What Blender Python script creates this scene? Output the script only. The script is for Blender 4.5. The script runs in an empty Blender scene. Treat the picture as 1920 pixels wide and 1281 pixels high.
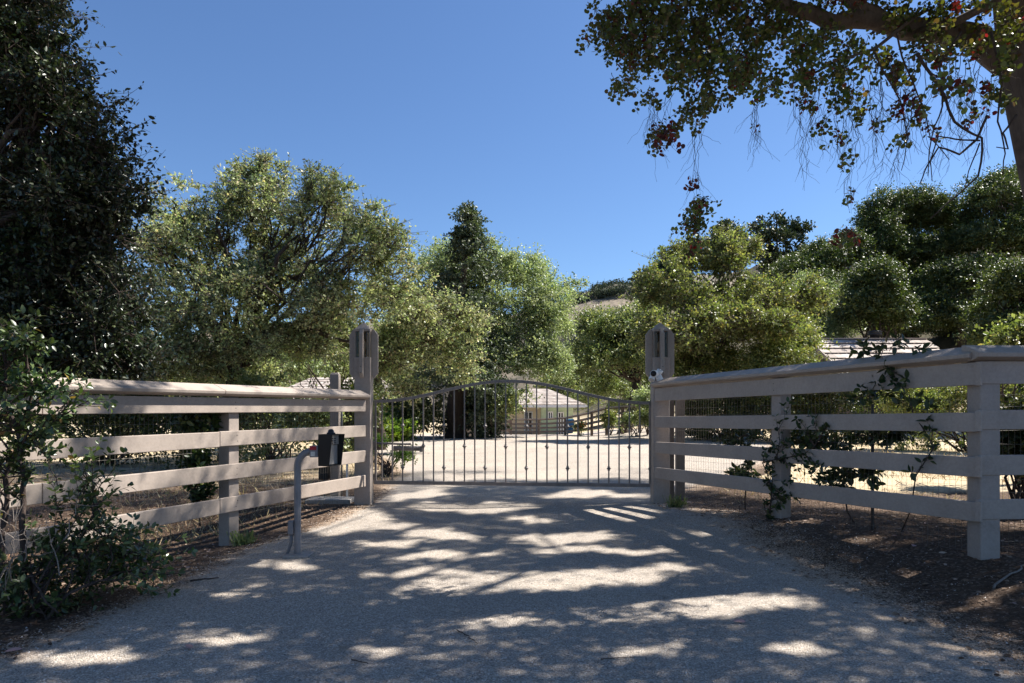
import bpy, bmesh, math, random
import numpy as np
from mathutils import Vector, Matrix
SEED = 7
rng = np.random.default_rng(SEED)
random.seed(SEED)
scene = bpy.context.scene
COL = scene.collection
R = math.radians
H, F, CX, CY = 1.42, 1280.0, 960.0, 765.0      # eye height, focal length in photo pixels, principal column, horizon row
def pt(u, v, Y): return np.array([(u-CX)/F*Y, Y, H-(v-CY)/F*Y])
def gx(u, Y): return (u-CX)/F*Y
SUN = np.array([0.585, 0.233, 0.777]); SUN = SUN/np.linalg.norm(SUN)
def sstep(a, b, x):
    t = np.clip((x-a)/(b-a), 0, 1); return t*t*(3-2*t)
def nrm(v):
    v = np.asarray(v, float); return v/np.maximum(np.linalg.norm(v, axis=-1, keepdims=True), 1e-9)

# ------------------------------------------------------------------ terrain
DL = np.array([-0.365, -0.931]); EL = np.array([-2.125, 9.93]); OL = np.array([0.931, -0.365])
DR = np.array([0.37, -0.929]); SR = np.array([2.07, 9.93]); OR = np.array([-0.929, -0.37])
def gz(x, y):
    x = np.asarray(x, float); y = np.asarray(y, float)
    sR = -((x-SR[0])*OR[0]+(y-SR[1])*OR[1])
    sL = -((x-EL[0])*OL[0]+(y-EL[1])*OL[1])
    z = 0.19*sstep(-1.1, 0.25, sR)*sstep(10.6, 7.2, y)
    z = z - 0.10*sstep(-0.9, 0.15, sL)*sstep(9.9, 8.0, y)
    z = z + 0.10*sstep(0.5, 4, sR)*sstep(7, 14, y)*(1-sstep(20, 34, y))
    z = z - 0.036*np.clip(y-34, 0, 26)*(1-sstep(8, 20, x))
    z = z + 0.42*sstep(4.5, 9, x)*sstep(26, 36, y)
    z = z + 0.48*np.clip(x-16-0.05*np.clip(60-y, 0, 40), 0, 60)*sstep(27, 46, y)*sstep(0, 8, x-14)
    z = z + 0.012*np.sin(1.7*x+0.6*y)*np.sin(0.9*y-0.4*x) + 0.008*np.sin(3.1*x-1.3*y+1)
    return z
def gzs(x, y): return float(gz(x, y))

# ------------------------------------------------------------------ object helpers
def tag(o, label=None, cat=None, group=None, kind=None):
    if label: o['label'] = label
    if cat: o['category'] = cat
    if group: o['group'] = group
    if kind: o['kind'] = kind
    return o
def empty(name, loc, label, cat, group=None):
    o = bpy.data.objects.new(name, None); COL.objects.link(o); o.location = tuple(float(c) for c in loc)
    o.empty_display_size = 0.2
    return tag(o, label, cat, group)
class MB:
    def __init__(s): s.v = []; s.f = []; s.sm = []
    def add(s, vs, fs, smooth=False):
        b = len(s.v); s.v += [tuple(float(c) for c in p) for p in vs]
        s.f += [[b+i for i in f] for f in fs]; s.sm += [smooth]*len(fs); return s
    def frame(s, c, ax, ay, az, sx, sy, sz):
        c = np.asarray(c, float); ax, ay, az = nrm(ax), nrm(ay), nrm(az)
        vs = [c+ax*sx*i/2+ay*sy*j/2+az*sz*k/2 for k in (-1, 1) for j in (-1, 1) for i in (-1, 1)]
        return s.add(vs, [(0, 2, 3, 1), (4, 5, 7, 6), (0, 1, 5, 4), (2, 6, 7, 3), (0, 4, 6, 2), (1, 3, 7, 5)])
    def box(s, x0, x1, y0, y1, z0, z1):
        return s.frame(((x0+x1)/2, (y0+y1)/2, (z0+z1)/2), (1, 0, 0), (0, 1, 0), (0, 0, 1), x1-x0, y1-y0, z1-z0)
    def bar(s, a, b, w, h, up=(0, 0, 1), roll=0):
        a = np.asarray(a, float); b = np.asarray(b, float); d = nrm(b-a); up = np.asarray(up, float)
        if abs(d@up) > 0.95: up = np.array([0, 1.0, 0])
        sd = nrm(np.cross(d, up)); u2 = np.cross(sd, d)
        return s.frame((a+b)/2, d, sd, u2, np.linalg.norm(b-a), w, h)
    def prism(s, poly, o, au, av, aw, L):
        o = np.asarray(o, float); au, av, aw = (np.asarray(q, float) for q in (au, av, aw)); n = len(poly)
        vs = [o+au*p[0]+av*p[1] for p in poly]+[o+au*p[0]+av*p[1]+aw*L for p in poly]
        return s.add(vs, [list(range(n))[::-1], list(range(n, 2*n))]+[(i, (i+1) % n, n+(i+1) % n, n+i) for i in range(n)])
    def tube(s, pts, rad, n=8, caps=True, wob=0.0):
        P = [np.asarray(p, float) for p in pts]; m = len(P)
        if np.isscalar(rad): rad = [rad]*m
        ref = np.array([0.31, 0.17, 0.94]); vs = []
        for i in range(m):
            d = nrm(P[min(i+1, m-1)]-P[max(i-1, 0)])
            a = ref-d*(ref@d)
            if np.linalg.norm(a) < 0.15: a = np.array([1.0, 0, 0])-d*d[0]
            a = nrm(a); b = np.cross(d, a); ref = a
            for k in range(n):
                t = 2*math.pi*k/n; r = rad[i]*(1+(wob*math.sin(3*t+i*1.7)+wob*.6*math.sin(5*t-i*0.9) if wob else 0))
                vs.append(P[i]+a*r*math.cos(t)+b*r*math.sin(t))
        fs = [(i*n+k, i*n+(k+1) % n, (i+1)*n+(k+1) % n, (i+1)*n+k) for i in range(m-1) for k in range(n)]
        if caps and n > 2: fs += [list(range(n))[::-1], list(range((m-1)*n, m*n))]
        return s.add(vs, fs, n > 4)
    def cyl(s, a, b, r0, r1=None, n=20):
        return s.tube([a, b], [r0, r0 if r1 is None else r1], n)
    def lathe(s, o, axis, prof, n=24):
        axis = nrm(axis); o = np.asarray(o, float)
        return s.tube([o+axis*p[0] for p in prof], [max(p[1], 1e-4) for p in prof], n)
    def build(s, name, mat, parent=None, bevel=0.0, segs=2):
        me = bpy.data.meshes.new(name); me.from_pydata(s.v, [], s.f)
        me.polygons.foreach_set('use_smooth', s.sm); me.update()
        bm = bmesh.new(); bm.from_mesh(me); bmesh.ops.recalc_face_normals(bm, faces=bm.faces); bm.to_mesh(me); bm.free()
        if mat: me.materials.append(mat)
        o = bpy.data.objects.new(name, me); COL.objects.link(o); put(o, parent)
        if bevel:
            m = o.modifiers.new('Bevel', 'BEVEL'); m.width = bevel; m.segments = segs; m.limit_method = 'ANGLE'; m.angle_limit = R(35)
            m.harden_normals = False
        return o
def put(o, parent):
    if parent is not None:
        loc = Vector((0, 0, 0)); p = parent
        while p is not None: loc = loc+p.location; p = p.parent
        o.parent = parent; o.location = -loc
    return o
def raw_mesh(name, V, faces_n, idx, mat, parent=None, smooth=False):
    """V (n,3); faces_n = array of face sizes; idx = flat loop indices"""
    me = bpy.data.meshes.new(name)
    V = np.ascontiguousarray(V, np.float32)
    me.vertices.add(len(V)); me.vertices.foreach_set('co', V.ravel())
    faces_n = np.asarray(faces_n, np.int32); idx = np.asarray(idx, np.int32)
    me.loops.add(len(idx)); me.loops.foreach_set('vertex_index', idx)
    me.polygons.add(len(faces_n)); st = np.concatenate([[0], np.cumsum(faces_n)[:-1]]).astype(np.int32)
    me.polygons.foreach_set('loop_start', st); me.polygons.foreach_set('loop_total', faces_n)
    if smooth: me.polygons.foreach_set('use_smooth', np.ones(len(faces_n), bool))
    me.update(calc_edges=True); me.validate()
    if mat: me.materials.append(mat)
    o = bpy.data.objects.new(name, me); COL.objects.link(o); put(o, parent)
    return o

# ------------------------------------------------------------------ materials
def newmat(name):
    m = bpy.data.materials.new(name); m.use_nodes = True; nt = m.node_tree
    for n in list(nt.nodes): nt.nodes.remove(n)
    out = nt.nodes.new('ShaderNodeOutputMaterial'); return m, nt, out
class NT:
    def __init__(s, nt): s.nt = nt
    def n(s, t, **kw):
        nd = s.nt.nodes.new(t)
        for k, v in kw.items():
            if k.startswith('i_'):
                key = k[2:]; key = int(key) if key.isdigit() else key.replace('_', ' ')
                if isinstance(v, tuple) and len(v) == 2 and hasattr(v[0], 'bl_idname'): s.nt.links.new(v[0].outputs[v[1]], nd.inputs[key])
                else: nd.inputs[key].default_value = v
            else: setattr(nd, k, v)
        return nd
    def link(s, a, ao, b, bi): s.nt.links.new(a.outputs[ao], b.inputs[bi])
    def ramp(s, src, so, stops, interp='LINEAR'):
        r = s.nt.nodes.new('ShaderNodeValToRGB'); r.color_ramp.interpolation = interp; e = r.color_ramp.elements
        while len(e) < len(stops): e.new(0.5)
        for q, (p, c) in zip(e, stops): q.position = p; q.color = tuple(c)+(1,) if len(c) == 3 else c
        s.nt.links.new(src.outputs[so], r.inputs[0]); return r
    def mix(s, fac, a, b, blend='MIX'):
        m = s.nt.nodes.new('ShaderNodeMix'); m.data_type = 'RGBA'; m.blend_type = blend
        for key, v in ((0, fac), (6, a), (7, b)):
            if isinstance(v, tuple) and hasattr(v[0], 'bl_idname'): s.nt.links.new(v[0].outputs[v[1]], m.inputs[key])
            elif isinstance(v, tuple): m.inputs[key].default_value = tuple(v)+(1,)
            else: m.inputs[key].default_value = v
        return m
    def noise(s, scale, detail=4, rough=0.6, vec=None, dist=0.0):
        nd = s.n('ShaderNodeTexNoise', i_Scale=scale, i_Detail=detail, i_Roughness=rough, i_Distortion=dist)
        if vec: s.nt.links.new(vec[0].outputs[vec[1]], nd.inputs['Vector'])
        return nd
    def pos(s): return (s.n('ShaderNodeNewGeometry'), 'Position')

def paint_wood(name, base, rough=0.6, dirt=0.25, grain=(6, 6, 60), bump=0.25):
    m, nt, out = newmat(name); T = NT(nt)
    tc = T.n('ShaderNodeTexCoord')
    b1 = T.noise(2.2, 5, 0.65, (tc, 'Object')); b2 = T.noise(38, 4, 0.7, (tc, 'Object'))
    mp = T.n('ShaderNodeMapping'); mp.inputs['Scale'].default_value = grain; T.link(tc, 'Object', mp, 'Vector')
    g = T.noise(9, 6, 0.75, (mp, 'Vector'), 0.6)
    r = T.ramp(b1, 'Fac', [(0.3, [c*(1-dirt) for c in base]), (0.62, base), (0.85, [min(1, c*1.07) for c in base])])
    c2 = T.mix(0.22, (r, 'Color'), (T.ramp(b2, 'Fac', [(0.35, [c*0.55 for c in base]), (0.6, [c*1.1 for c in base])]), 'Color'))
    gs = T.ramp(g, 'Fac', [(0.36, (0.78, 0.76, 0.75)), (0.5, (1, 1, 1)), (0.72, (1.06, 1.06, 1.05))]); c2 = T.mix(0.4, (c2, 2), (gs, 'Color'), 'MULTIPLY')
    st = T.noise(1.1, 6, 0.8, (tc, 'Object'), 1.2); sr = T.ramp(st, 'Fac', [(0.28, (0.62, 0.58, 0.54)), (0.38, (1, 1, 1))]); c2 = T.mix(0.45, (c2, 2), (sr, 'Color'), 'MULTIPLY')
    bm = T.n('ShaderNodeBump', i_Strength=bump*1.1, i_Distance=0.005); T.link(g, 'Fac', bm, 'Height')
    p = T.n('ShaderNodeBsdfPrincipled', i_Roughness=rough); p.inputs['Specular IOR Level'].default_value = 0.35
    T.link(c2, 2, p, 'Base Color'); T.link(bm, 'Normal', p, 'Normal'); T.link(p, 'BSDF', out, 'Surface')
    return m
def plain(name, base, rough=0.5, metal=0.0, var=0.15, scale=20, bump=0.0, spec=0.4):
    m, nt, out = newmat(name); T = NT(nt); tc = T.n('ShaderNodeTexCoord')
    nz = T.noise(scale, 5, 0.65, (tc, 'Object'))
    r = T.ramp(nz, 'Fac', [(0.3, [c*(1-var) for c in base]), (0.7, [min(1, c*(1+var)) for c in base])])
    p = T.n('ShaderNodeBsdfPrincipled', i_Roughness=rough, i_Metallic=metal); p.inputs['Specular IOR Level'].default_value = spec
    T.link(r, 'Color', p, 'Base Color')
    if bump:
        bm = T.n('ShaderNodeBump', i_Strength=bump, i_Distance=0.005); T.link(nz, 'Fac', bm, 'Height'); T.link(bm, 'Normal', p, 'Normal')
    T.link(p, 'BSDF', out, 'Surface'); return m
def leafmat(name, cols, rough=0.45, trans=0.3, spec=0.4, tcol=None, nscale=0.5):
    """cols: list of (pos, rgb) across random leaves"""
    m, nt, out = newmat(name); T = NT(nt)
    g = T.n('ShaderNodeNewGeometry')
    r = T.ramp(g, 'Random Per Island', cols)
    nz = T.noise(nscale, 3, 0.6, (g, 'Position'))
    hv = T.n('ShaderNodeHueSaturation'); T.link(r, 'Color', hv, 'Color')
    mr = T.n('ShaderNodeMapRange', i_1=0.3, i_2=0.7, i_3=0.72, i_4=1.3); T.link(nz, 'Fac', mr, 0); T.link(mr, 0, hv, 'Value')
    nz2 = T.noise(nscale*3.1, 2, 0.5, (g, 'Position')); mh = T.n('ShaderNodeMapRange', i_1=0.3, i_2=0.7, i_3=0.475, i_4=0.522); T.link(nz2, 'Fac', mh, 0); T.link(mh, 0, hv, 'Hue')
    ms = T.n('ShaderNodeMapRange', i_1=0.3, i_2=0.7, i_3=0.78, i_4=1.15); T.link(nz2, 'Color', ms, 0); T.link(ms, 0, hv, 'Saturation')
    p = T.n('ShaderNodeBsdfPrincipled', i_Roughness=rough); p.inputs['Specular IOR Level'].default_value = spec
    T.link(hv, 'Color', p, 'Base Color')
    t = T.n('ShaderNodeBsdfTranslucent')
    tc = T.mix(1.0, (hv, 'Color'), tcol or (1.0, 1.15, 0.45), 'MULTIPLY'); T.link(tc, 2, t, 'Color')
    mx = T.n('ShaderNodeMixShader', i_0=trans); T.link(p, 'BSDF', mx, 1); T.link(t, 'BSDF', mx, 2)
    T.link(mx, 'Shader', out, 'Surface'); return m
def barkmat(name, base, scale=9):
    m, nt, out = newmat(name); T = NT(nt); tc = T.n('ShaderNodeTexCoord')
    mp = T.n('ShaderNodeMapping'); mp.inputs['Scale'].default_value = (1, 1, 0.3); T.link(tc, 'Object', mp, 'Vector')
    a = T.noise(scale, 6, 0.7, (mp, 'Vector'), 0.8); b = T.noise(scale*5, 4, 0.7, (mp, 'Vector'))
    r = T.ramp(a, 'Fac', [(0.25, [c*0.35 for c in base]), (0.5, base), (0.75, [c*1.5 for c in base])])
    c2 = T.mix(0.3, (r, 'Color'), (T.ramp(b, 'Fac', [(0.3, [c*0.4 for c in base]), (0.7, [c*1.3 for c in base])]), 'Color'))
    bm = T.n('ShaderNodeBump', i_Strength=0.8, i_Distance=0.03); T.link(a, 'Fac', bm, 'Height')
    p = T.n('ShaderNodeBsdfPrincipled', i_Roughness=0.9); p.inputs['Specular IOR Level'].default_value = 0.2
    T.link(c2, 2, p, 'Base Color'); T.link(bm, 'Normal', p, 'Normal'); T.link(p, 'BSDF', out, 'Surface'); return m

GREIGE = (0.415, 0.345, 0.292)
M = {}
M['fence'] = paint_wood('painted_fence_wood', GREIGE)
M['fence_worn'] = paint_wood('weathered_fence_wood', (0.235, 0.195, 0.165), 0.75, 0.4)
M['post'] = paint_wood('painted_post_wood', (0.370, 0.312, 0.270), 0.6, 0.2, (60, 60, 6))
M['rustic'] = paint_wood('brown_paddock_wood', (0.20, 0.145, 0.11), 0.8, 0.35)
M['gate'] = plain('gate_metal_paint', (0.195, 0.168, 0.152), 0.42, 0.0, 0.22, 14, 0.05)
M['metal'] = plain('grey_pedestal_paint', (0.22, 0.21, 0.215), 0.42, 0.0, 0.12, 12)
M['black'] = plain('black_powder_coat', (0.008, 0.008, 0.009), 0.45, 0, 0.2, 30)
M['dark'] = plain('dark_plastic', (0.03, 0.03, 0.033), 0.35, 0, 0.2, 30)
M['white'] = plain('white_plastic', (0.78, 0.79, 0.80), 0.35, 0, 0.04, 10)
M['steel'] = plain('brushed_steel', (0.55, 0.54, 0.52), 0.35, 0.6, 0.1, 40)
M['red'] = plain('red_label', (0.48, 0.02, 0.025), 0.45, 0, 0.1, 20)
M['conduit'] = plain('grey_conduit', (0.16, 0.16, 0.17), 0.5, 0, 0.15, 20)
M['concrete'] = plain('concrete', (0.30, 0.28, 0.26), 0.9, 0, 0.25, 25, 0.4)
M['wire'] = plain('galvanised_wire', (0.17, 0.155, 0.135), 0.6, 0.35, 0.25, 60)
M['bark'] = barkmat('oak_bark', (0.075, 0.058, 0.046))
M['bark_pale'] = barkmat('gum_bark', (0.125, 0.102, 0.090), 5)
M['twig'] = barkmat('twig_bark', (0.085, 0.062, 0.052), 30)
M['twig_pale'] = barkmat('pale_twig_bark', (0.30, 0.25, 0.21), 30)
M['pinebark'] = barkmat('pine_bark', (0.055, 0.042, 0.034))

def glassmat():
    m, nt, out = newmat('lantern_glass'); T = NT(nt)
    g = T.n('ShaderNodeBsdfGlossy', i_Roughness=0.03); t = T.n('ShaderNodeBsdfTransparent'); t.inputs[0].default_value = (0.72, 0.66, 0.58, 1)
    f = T.n('ShaderNodeFresnel', i_IOR=1.35); mx = T.n('ShaderNodeMixShader'); T.link(f, 0, mx, 0); T.link(t, 0, mx, 1); T.link(g, 0, mx, 2)
    T.link(mx, 0, out, 'Surface'); return m
M['glass'] = glassmat()
M['window'] = plain('dark_window_glass', (0.012, 0.014, 0.016), 0.06, 0, 0.1, 3, 0, 0.8)

# gravel and dirt ---------------------------------------------------
def stones(T, vec, scale, stops):
    vo = T.n('ShaderNodeTexVoronoi', i_Scale=scale, i_Randomness=1.0); T.nt.links.new(vec[0].outputs[vec[1]], vo.inputs['Vector'])
    sp = T.n('ShaderNodeSeparateColor'); T.link(vo, 'Color', sp, 0)
    return vo, T.ramp(sp, 0, stops)
def dirt_color(T, P):
    n1 = T.noise(1.1, 6, 0.65, P); n2 = T.noise(26, 5, 0.75, P)
    a = T.ramp(n1, 'Fac', [(0.32, (0.040, 0.024, 0.015)), (0.5, (0.085, 0.050, 0.031)), (0.7, (0.150, 0.100, 0.064))])
    b = T.ramp(n2, 'Fac', [(0.3, (0.018, 0.011, 0.008)), (0.55, (0.105, 0.064, 0.040)), (0.78, (0.27, 0.185, 0.125))])
    c = T.mix(0.6, (a, 'Color'), (b, 'Color'))
    vo, st = stones(T, P, 60, [(0.0, (0.03, 0.02, 0.014)), (0.5, (0.085, 0.055, 0.036)), (0.86, (0.16, 0.115, 0.08)), (1.0, (0.36, 0.29, 0.24))])
    c = T.mix(0.45, (c, 2), (st, 'Color'))
    return c, n2, vo
def gravel_color(T, P):
    vo, st = stones(T, P, 105, [(0.0, (0.17, 0.15, 0.13)), (0.22, (0.28, 0.25, 0.215)), (0.6, (0.385, 0.345, 0.30)), (0.85, (0.48, 0.44, 0.39)), (1.0, (0.62, 0.585, 0.535))])
    vo2, st2 = stones(T, P, 190, [(0.0, (0.16, 0.14, 0.125)), (0.5, (0.34, 0.305, 0.275)), (1.0, (0.52, 0.48, 0.44))])
    c = T.mix(0.35, (st, 'Color'), (st2, 'Color'))
    big = T.noise(0.55, 5, 0.6, P)
    tint = T.ramp(big, 'Fac', [(0.3, (1.10, 1.05, 1.0)), (0.5, (1.30, 1.25, 1.19)), (0.7, (1.42, 1.34, 1.23))])
    c = T.mix(1.0, (c, 2), (tint, 'Color'), 'MULTIPLY')
    ed = T.ramp(vo, 'Distance', [(0.0, (1, 1, 1)), (0.55, (0.9, 0.9, 0.9)), (0.9, (0.5, 0.47, 0.45))])
    c = T.mix(0.8, (c, 2), (ed, 'Color'), 'MULTIPLY')
    return c, vo, vo2
def groundmat():
    m, nt, out = newmat('ground_soil_and_dry_grass'); T = NT(nt); P = T.pos()
    d, n2, vo = dirt_color(T, P)
    g1 = T.noise(0.5, 6, 0.65, P); g2 = T.noise(45, 4, 0.7, P)
    gc = T.ramp(g1, 'Fac', [(0.3, (0.36, 0.27, 0.165)), (0.5, (0.54, 0.44, 0.30)), (0.72, (0.64, 0.55, 0.41))])
    gd = T.ramp(g2, 'Fac', [(0.3, (0.16, 0.11, 0.06)), (0.6, (0.55, 0.44, 0.28))])
    gc = T.mix(0.4, (gc, 'Color'), (gd, 'Color'))
    at = T.n('ShaderNodeAttribute', attribute_name='field'); nz = T.noise(2.3, 5, 0.7, P)
    ad = T.n('ShaderNodeMath', operation='MULTIPLY_ADD', i_1=0.8, i_2=-0.4); T.link(nz, 'Fac', ad, 0)
    sm = T.n('ShaderNodeMath', operation='ADD'); T.link(at, 'Fac', sm, 0); T.link(ad, 0, sm, 1)
    fr = T.ramp(sm, 0, [(0.35, (0, 0, 0)), (0.65, (1, 1, 1))])
    c = T.mix((fr, 'Color'), (d, 2), (gc, 2))
    bt = T.n('ShaderNodeAttribute', attribute_name='brush')
    bn = T.noise(0.25, 6, 0.7, P); bc = T.ramp(bn, 'Fac', [(0.35, (0.03, 0.035, 0.016)), (0.6, (0.16, 0.125, 0.07))])
    c = T.mix((bt, 'Fac'), (c, 2), (bc, 'Color'))
    bm = T.n('ShaderNodeBump', i_Strength=0.7, i_Distance=0.02); T.link(n2, 'Fac', bm, 'Height')
    p = T.n('ShaderNodeBsdfPrincipled', i_Roughness=0.95); p.inputs['Specular IOR Level'].default_value = 0.15
    T.link(c, 2, p, 'Base Color'); T.link(bm, 'Normal', p, 'Normal'); T.link(p, 'BSDF', out, 'Surface'); return m
def gravelmat():
    m, nt, out = newmat('driveway_gravel'); T = NT(nt); P = T.pos()
    g, vo, vo2 = gravel_color(T, P); d, n2, vo3 = dirt_color(T, P)
    at = T.n('ShaderNodeAttribute', attribute_name='edge'); nz = T.noise(3.0, 6, 0.75, P)
    ad = T.n('ShaderNodeMath', operation='MULTIPLY_ADD', i_1=1.0, i_2=-0.5); T.link(nz, 'Fac', ad, 0)
    sm = T.n('ShaderNodeMath', operation='ADD'); T.link(at, 'Fac', sm, 0); T.link(ad, 0, sm, 1)
    sp = T.n('ShaderNodeSeparateColor'); T.link(vo, 'Color', sp, 0)
    s2 = T.n('ShaderNodeMath', operation='MULTIPLY_ADD', i_1=0.5, i_2=-0.25); T.link(sp, 1, s2, 0)
    s3 = T.n('ShaderNodeMath', operation='ADD'); T.link(sm, 0, s3, 0); T.link(s2, 0, s3, 1)
    fr = T.ramp(s3, 0, [(0.42, (0, 0, 0)), (0.62, (1, 1, 1))])
    tan = T.mix(1.0, (g, 2), (1.0, 0.80, 0.62), 'MULTIPLY')
    f0 = T.ramp(sm, 0, [(0.12, (0, 0, 0)), (0.5, (0.8, 0.8, 0.8))])
    g = T.mix((f0, 'Color'), (g, 2), (tan, 2))
    c = T.mix((fr, 'Color'), (g, 2), (d, 2))
    hs = T.n('ShaderNodeMath', operation='MULTIPLY_ADD', i_1=-1.0, i_2=1.0); T.link(vo, 'Distance', hs, 0)
    bm = T.n('ShaderNodeBump', i_Strength=0.9, i_Distance=0.010); T.link(hs, 0, bm, 'Height')
    p = T.n('ShaderNodeBsdfPrincipled', i_Roughness=0.9); p.inputs['Specular IOR Level'].default_value = 0.2
    T.link(c, 2, p, 'Base Color'); T.link(bm, 'Normal', p, 'Normal'); T.link(p, 'BSDF', out, 'Surface'); return m
M['ground'] = groundmat(); M['gravel'] = gravelmat()
def stonemat():
    m, nt, out = newmat('loose_stone'); T = NT(nt); g = T.n('ShaderNodeNewGeometry')
    r = T.ramp(g, 'Random Per Island', [(0, (0.14, 0.125, 0.11)), (0.3, (0.27, 0.24, 0.215)), (0.7, (0.40, 0.365, 0.33)), (1, (0.66, 0.63, 0.59))])
    p = T.n('ShaderNodeBsdfPrincipled', i_Roughness=0.85); T.link(r, 'Color', p, 'Base Color'); T.link(p, 'BSDF', out, 'Surface'); return m
M['stone'] = stonemat()
def litmat():
    m, nt, out = newmat('leaf_litter'); T = NT(nt); g = T.n('ShaderNodeNewGeometry')
    r = T.ramp(g, 'Random Per Island', [(0, (0.05, 0.028, 0.016)), (0.4, (0.12, 0.068, 0.038)), (0.75, (0.22, 0.14, 0.085)), (0.93, (0.34, 0.25, 0.18)), (1, (0.42, 0.30, 0.27))])
    p = T.n('ShaderNodeBsdfPrincipled', i_Roughness=0.8); T.link(r, 'Color', p, 'Base Color'); T.link(p, 'BSDF', out, 'Surface'); return m
M['litter'] = litmat()
M['straw'] = leafmat('dry_grass_blades', [(0, (0.30, 0.21, 0.11)), (0.6, (0.50, 0.39, 0.22)), (1, (0.62, 0.52, 0.34))], 0.7, 0.25, 0.2, (1, 1, 0.8))
M['pinkleaf'] = plain('dry_pink_leaf', (0.40, 0.24, 0.22), 0.7, 0, 0.2, 40)
M['paleleaf'] = plain('dry_pale_leaf', (0.46, 0.36, 0.28), 0.7, 0, 0.2, 40)

# foliage colours
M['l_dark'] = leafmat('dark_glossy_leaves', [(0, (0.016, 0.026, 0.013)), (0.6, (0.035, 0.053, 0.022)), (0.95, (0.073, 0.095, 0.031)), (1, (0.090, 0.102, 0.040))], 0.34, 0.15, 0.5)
M['l_shrub'] = leafmat('shrub_leaves', [(0, (0.033, 0.053, 0.018)), (0.6, (0.076, 0.111, 0.035)), (0.96, (0.152, 0.190, 0.062)), (1, (0.354, 0.177, 0.076))], 0.34, 0.25, 0.6)
M['l_oak'] = leafmat('white_oak_leaves', [(0, (0.158, 0.205, 0.096)), (0.5, (0.332, 0.396, 0.195)), (0.85, (0.545, 0.581, 0.332)), (1, (0.639, 0.496, 0.307))], 0.42, 0.46, 0.5, (1.0, 1.04, 0.62))
M['l_olive'] = leafmat('live_oak_leaves', [(0, (0.168, 0.222, 0.108)), (0.6, (0.299, 0.369, 0.179)), (1, (0.472, 0.511, 0.271))], 0.45, 0.42, 0.6, (1.0, 1.04, 0.62))
M['l_mid'] = leafmat('bay_leaves', [(0, (0.097, 0.138, 0.051)), (0.6, (0.202, 0.254, 0.094)), (1, (0.365, 0.375, 0.153))], 0.42, 0.42, 0.6, (1.0, 1.04, 0.62))
M['l_yel'] = leafmat('yellow_green_leaves', [(0, (0.102, 0.138, 0.045)), (0.5, (0.204, 0.245, 0.082)), (0.9, (0.332, 0.347, 0.128)), (1, (0.396, 0.298, 0.122))], 0.42, 0.45, 0.5, (1.0, 1.06, 0.50))
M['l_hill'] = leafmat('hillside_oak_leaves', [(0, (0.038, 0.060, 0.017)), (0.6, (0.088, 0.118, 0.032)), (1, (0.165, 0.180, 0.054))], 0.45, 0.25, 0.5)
M['l_pine'] = leafmat('pine_needles', [(0, (0.026, 0.041, 0.022)), (0.7, (0.055, 0.074, 0.034)), (1, (0.090, 0.102, 0.042))], 0.5, 0.1, 0.35)
M['l_fir'] = leafmat('redwood_needles', [(0, (0.050, 0.070, 0.043)), (0.7, (0.092, 0.118, 0.067)), (1, (0.143, 0.160, 0.084))], 0.5, 0.25, 0.35)
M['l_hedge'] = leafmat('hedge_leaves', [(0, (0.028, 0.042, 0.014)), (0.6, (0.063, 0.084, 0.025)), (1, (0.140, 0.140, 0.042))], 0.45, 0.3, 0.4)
M['l_fresh'] = leafmat('fresh_green_leaves', [(0, (0.108, 0.180, 0.030)), (0.6, (0.204, 0.300, 0.048)), (1, (0.324, 0.384, 0.072))], 0.45, 0.42, 0.4)
M['l_gum'] = leafmat('round_gum_leaves', [(0, (0.040, 0.060, 0.019)), (0.45, (0.093, 0.133, 0.030)), (0.78, (0.166, 0.204, 0.049)), (0.9, (0.159, 0.117, 0.049)), (0.98, (0.093, 0.053, 0.036)), (1, (0.199, 0.039, 0.030))], 0.45, 0.25, 0.35, (1.3, 1.15, 0.4))
M['l_red'] = leafmat('red_gum_leaves', [(0, (0.045, 0.018, 0.018)), (0.5, (0.085, 0.024, 0.022)), (0.8, (0.22, 0.022, 0.022)), (1, (0.06, 0.05, 0.02))], 0.45, 0.35, 0.35, (1.5, 0.5, 0.4))
M['l_vine'] = leafmat('vine_leaves', [(0, (0.020, 0.036, 0.013)), (0.7, (0.045, 0.070, 0.024)), (1, (0.11, 0.12, 0.03))], 0.38, 0.22, 0.45)
M['l_flower'] = plain('orange_flowers', (0.75, 0.22, 0.03), 0.6, 0, 0.3, 30)

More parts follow.
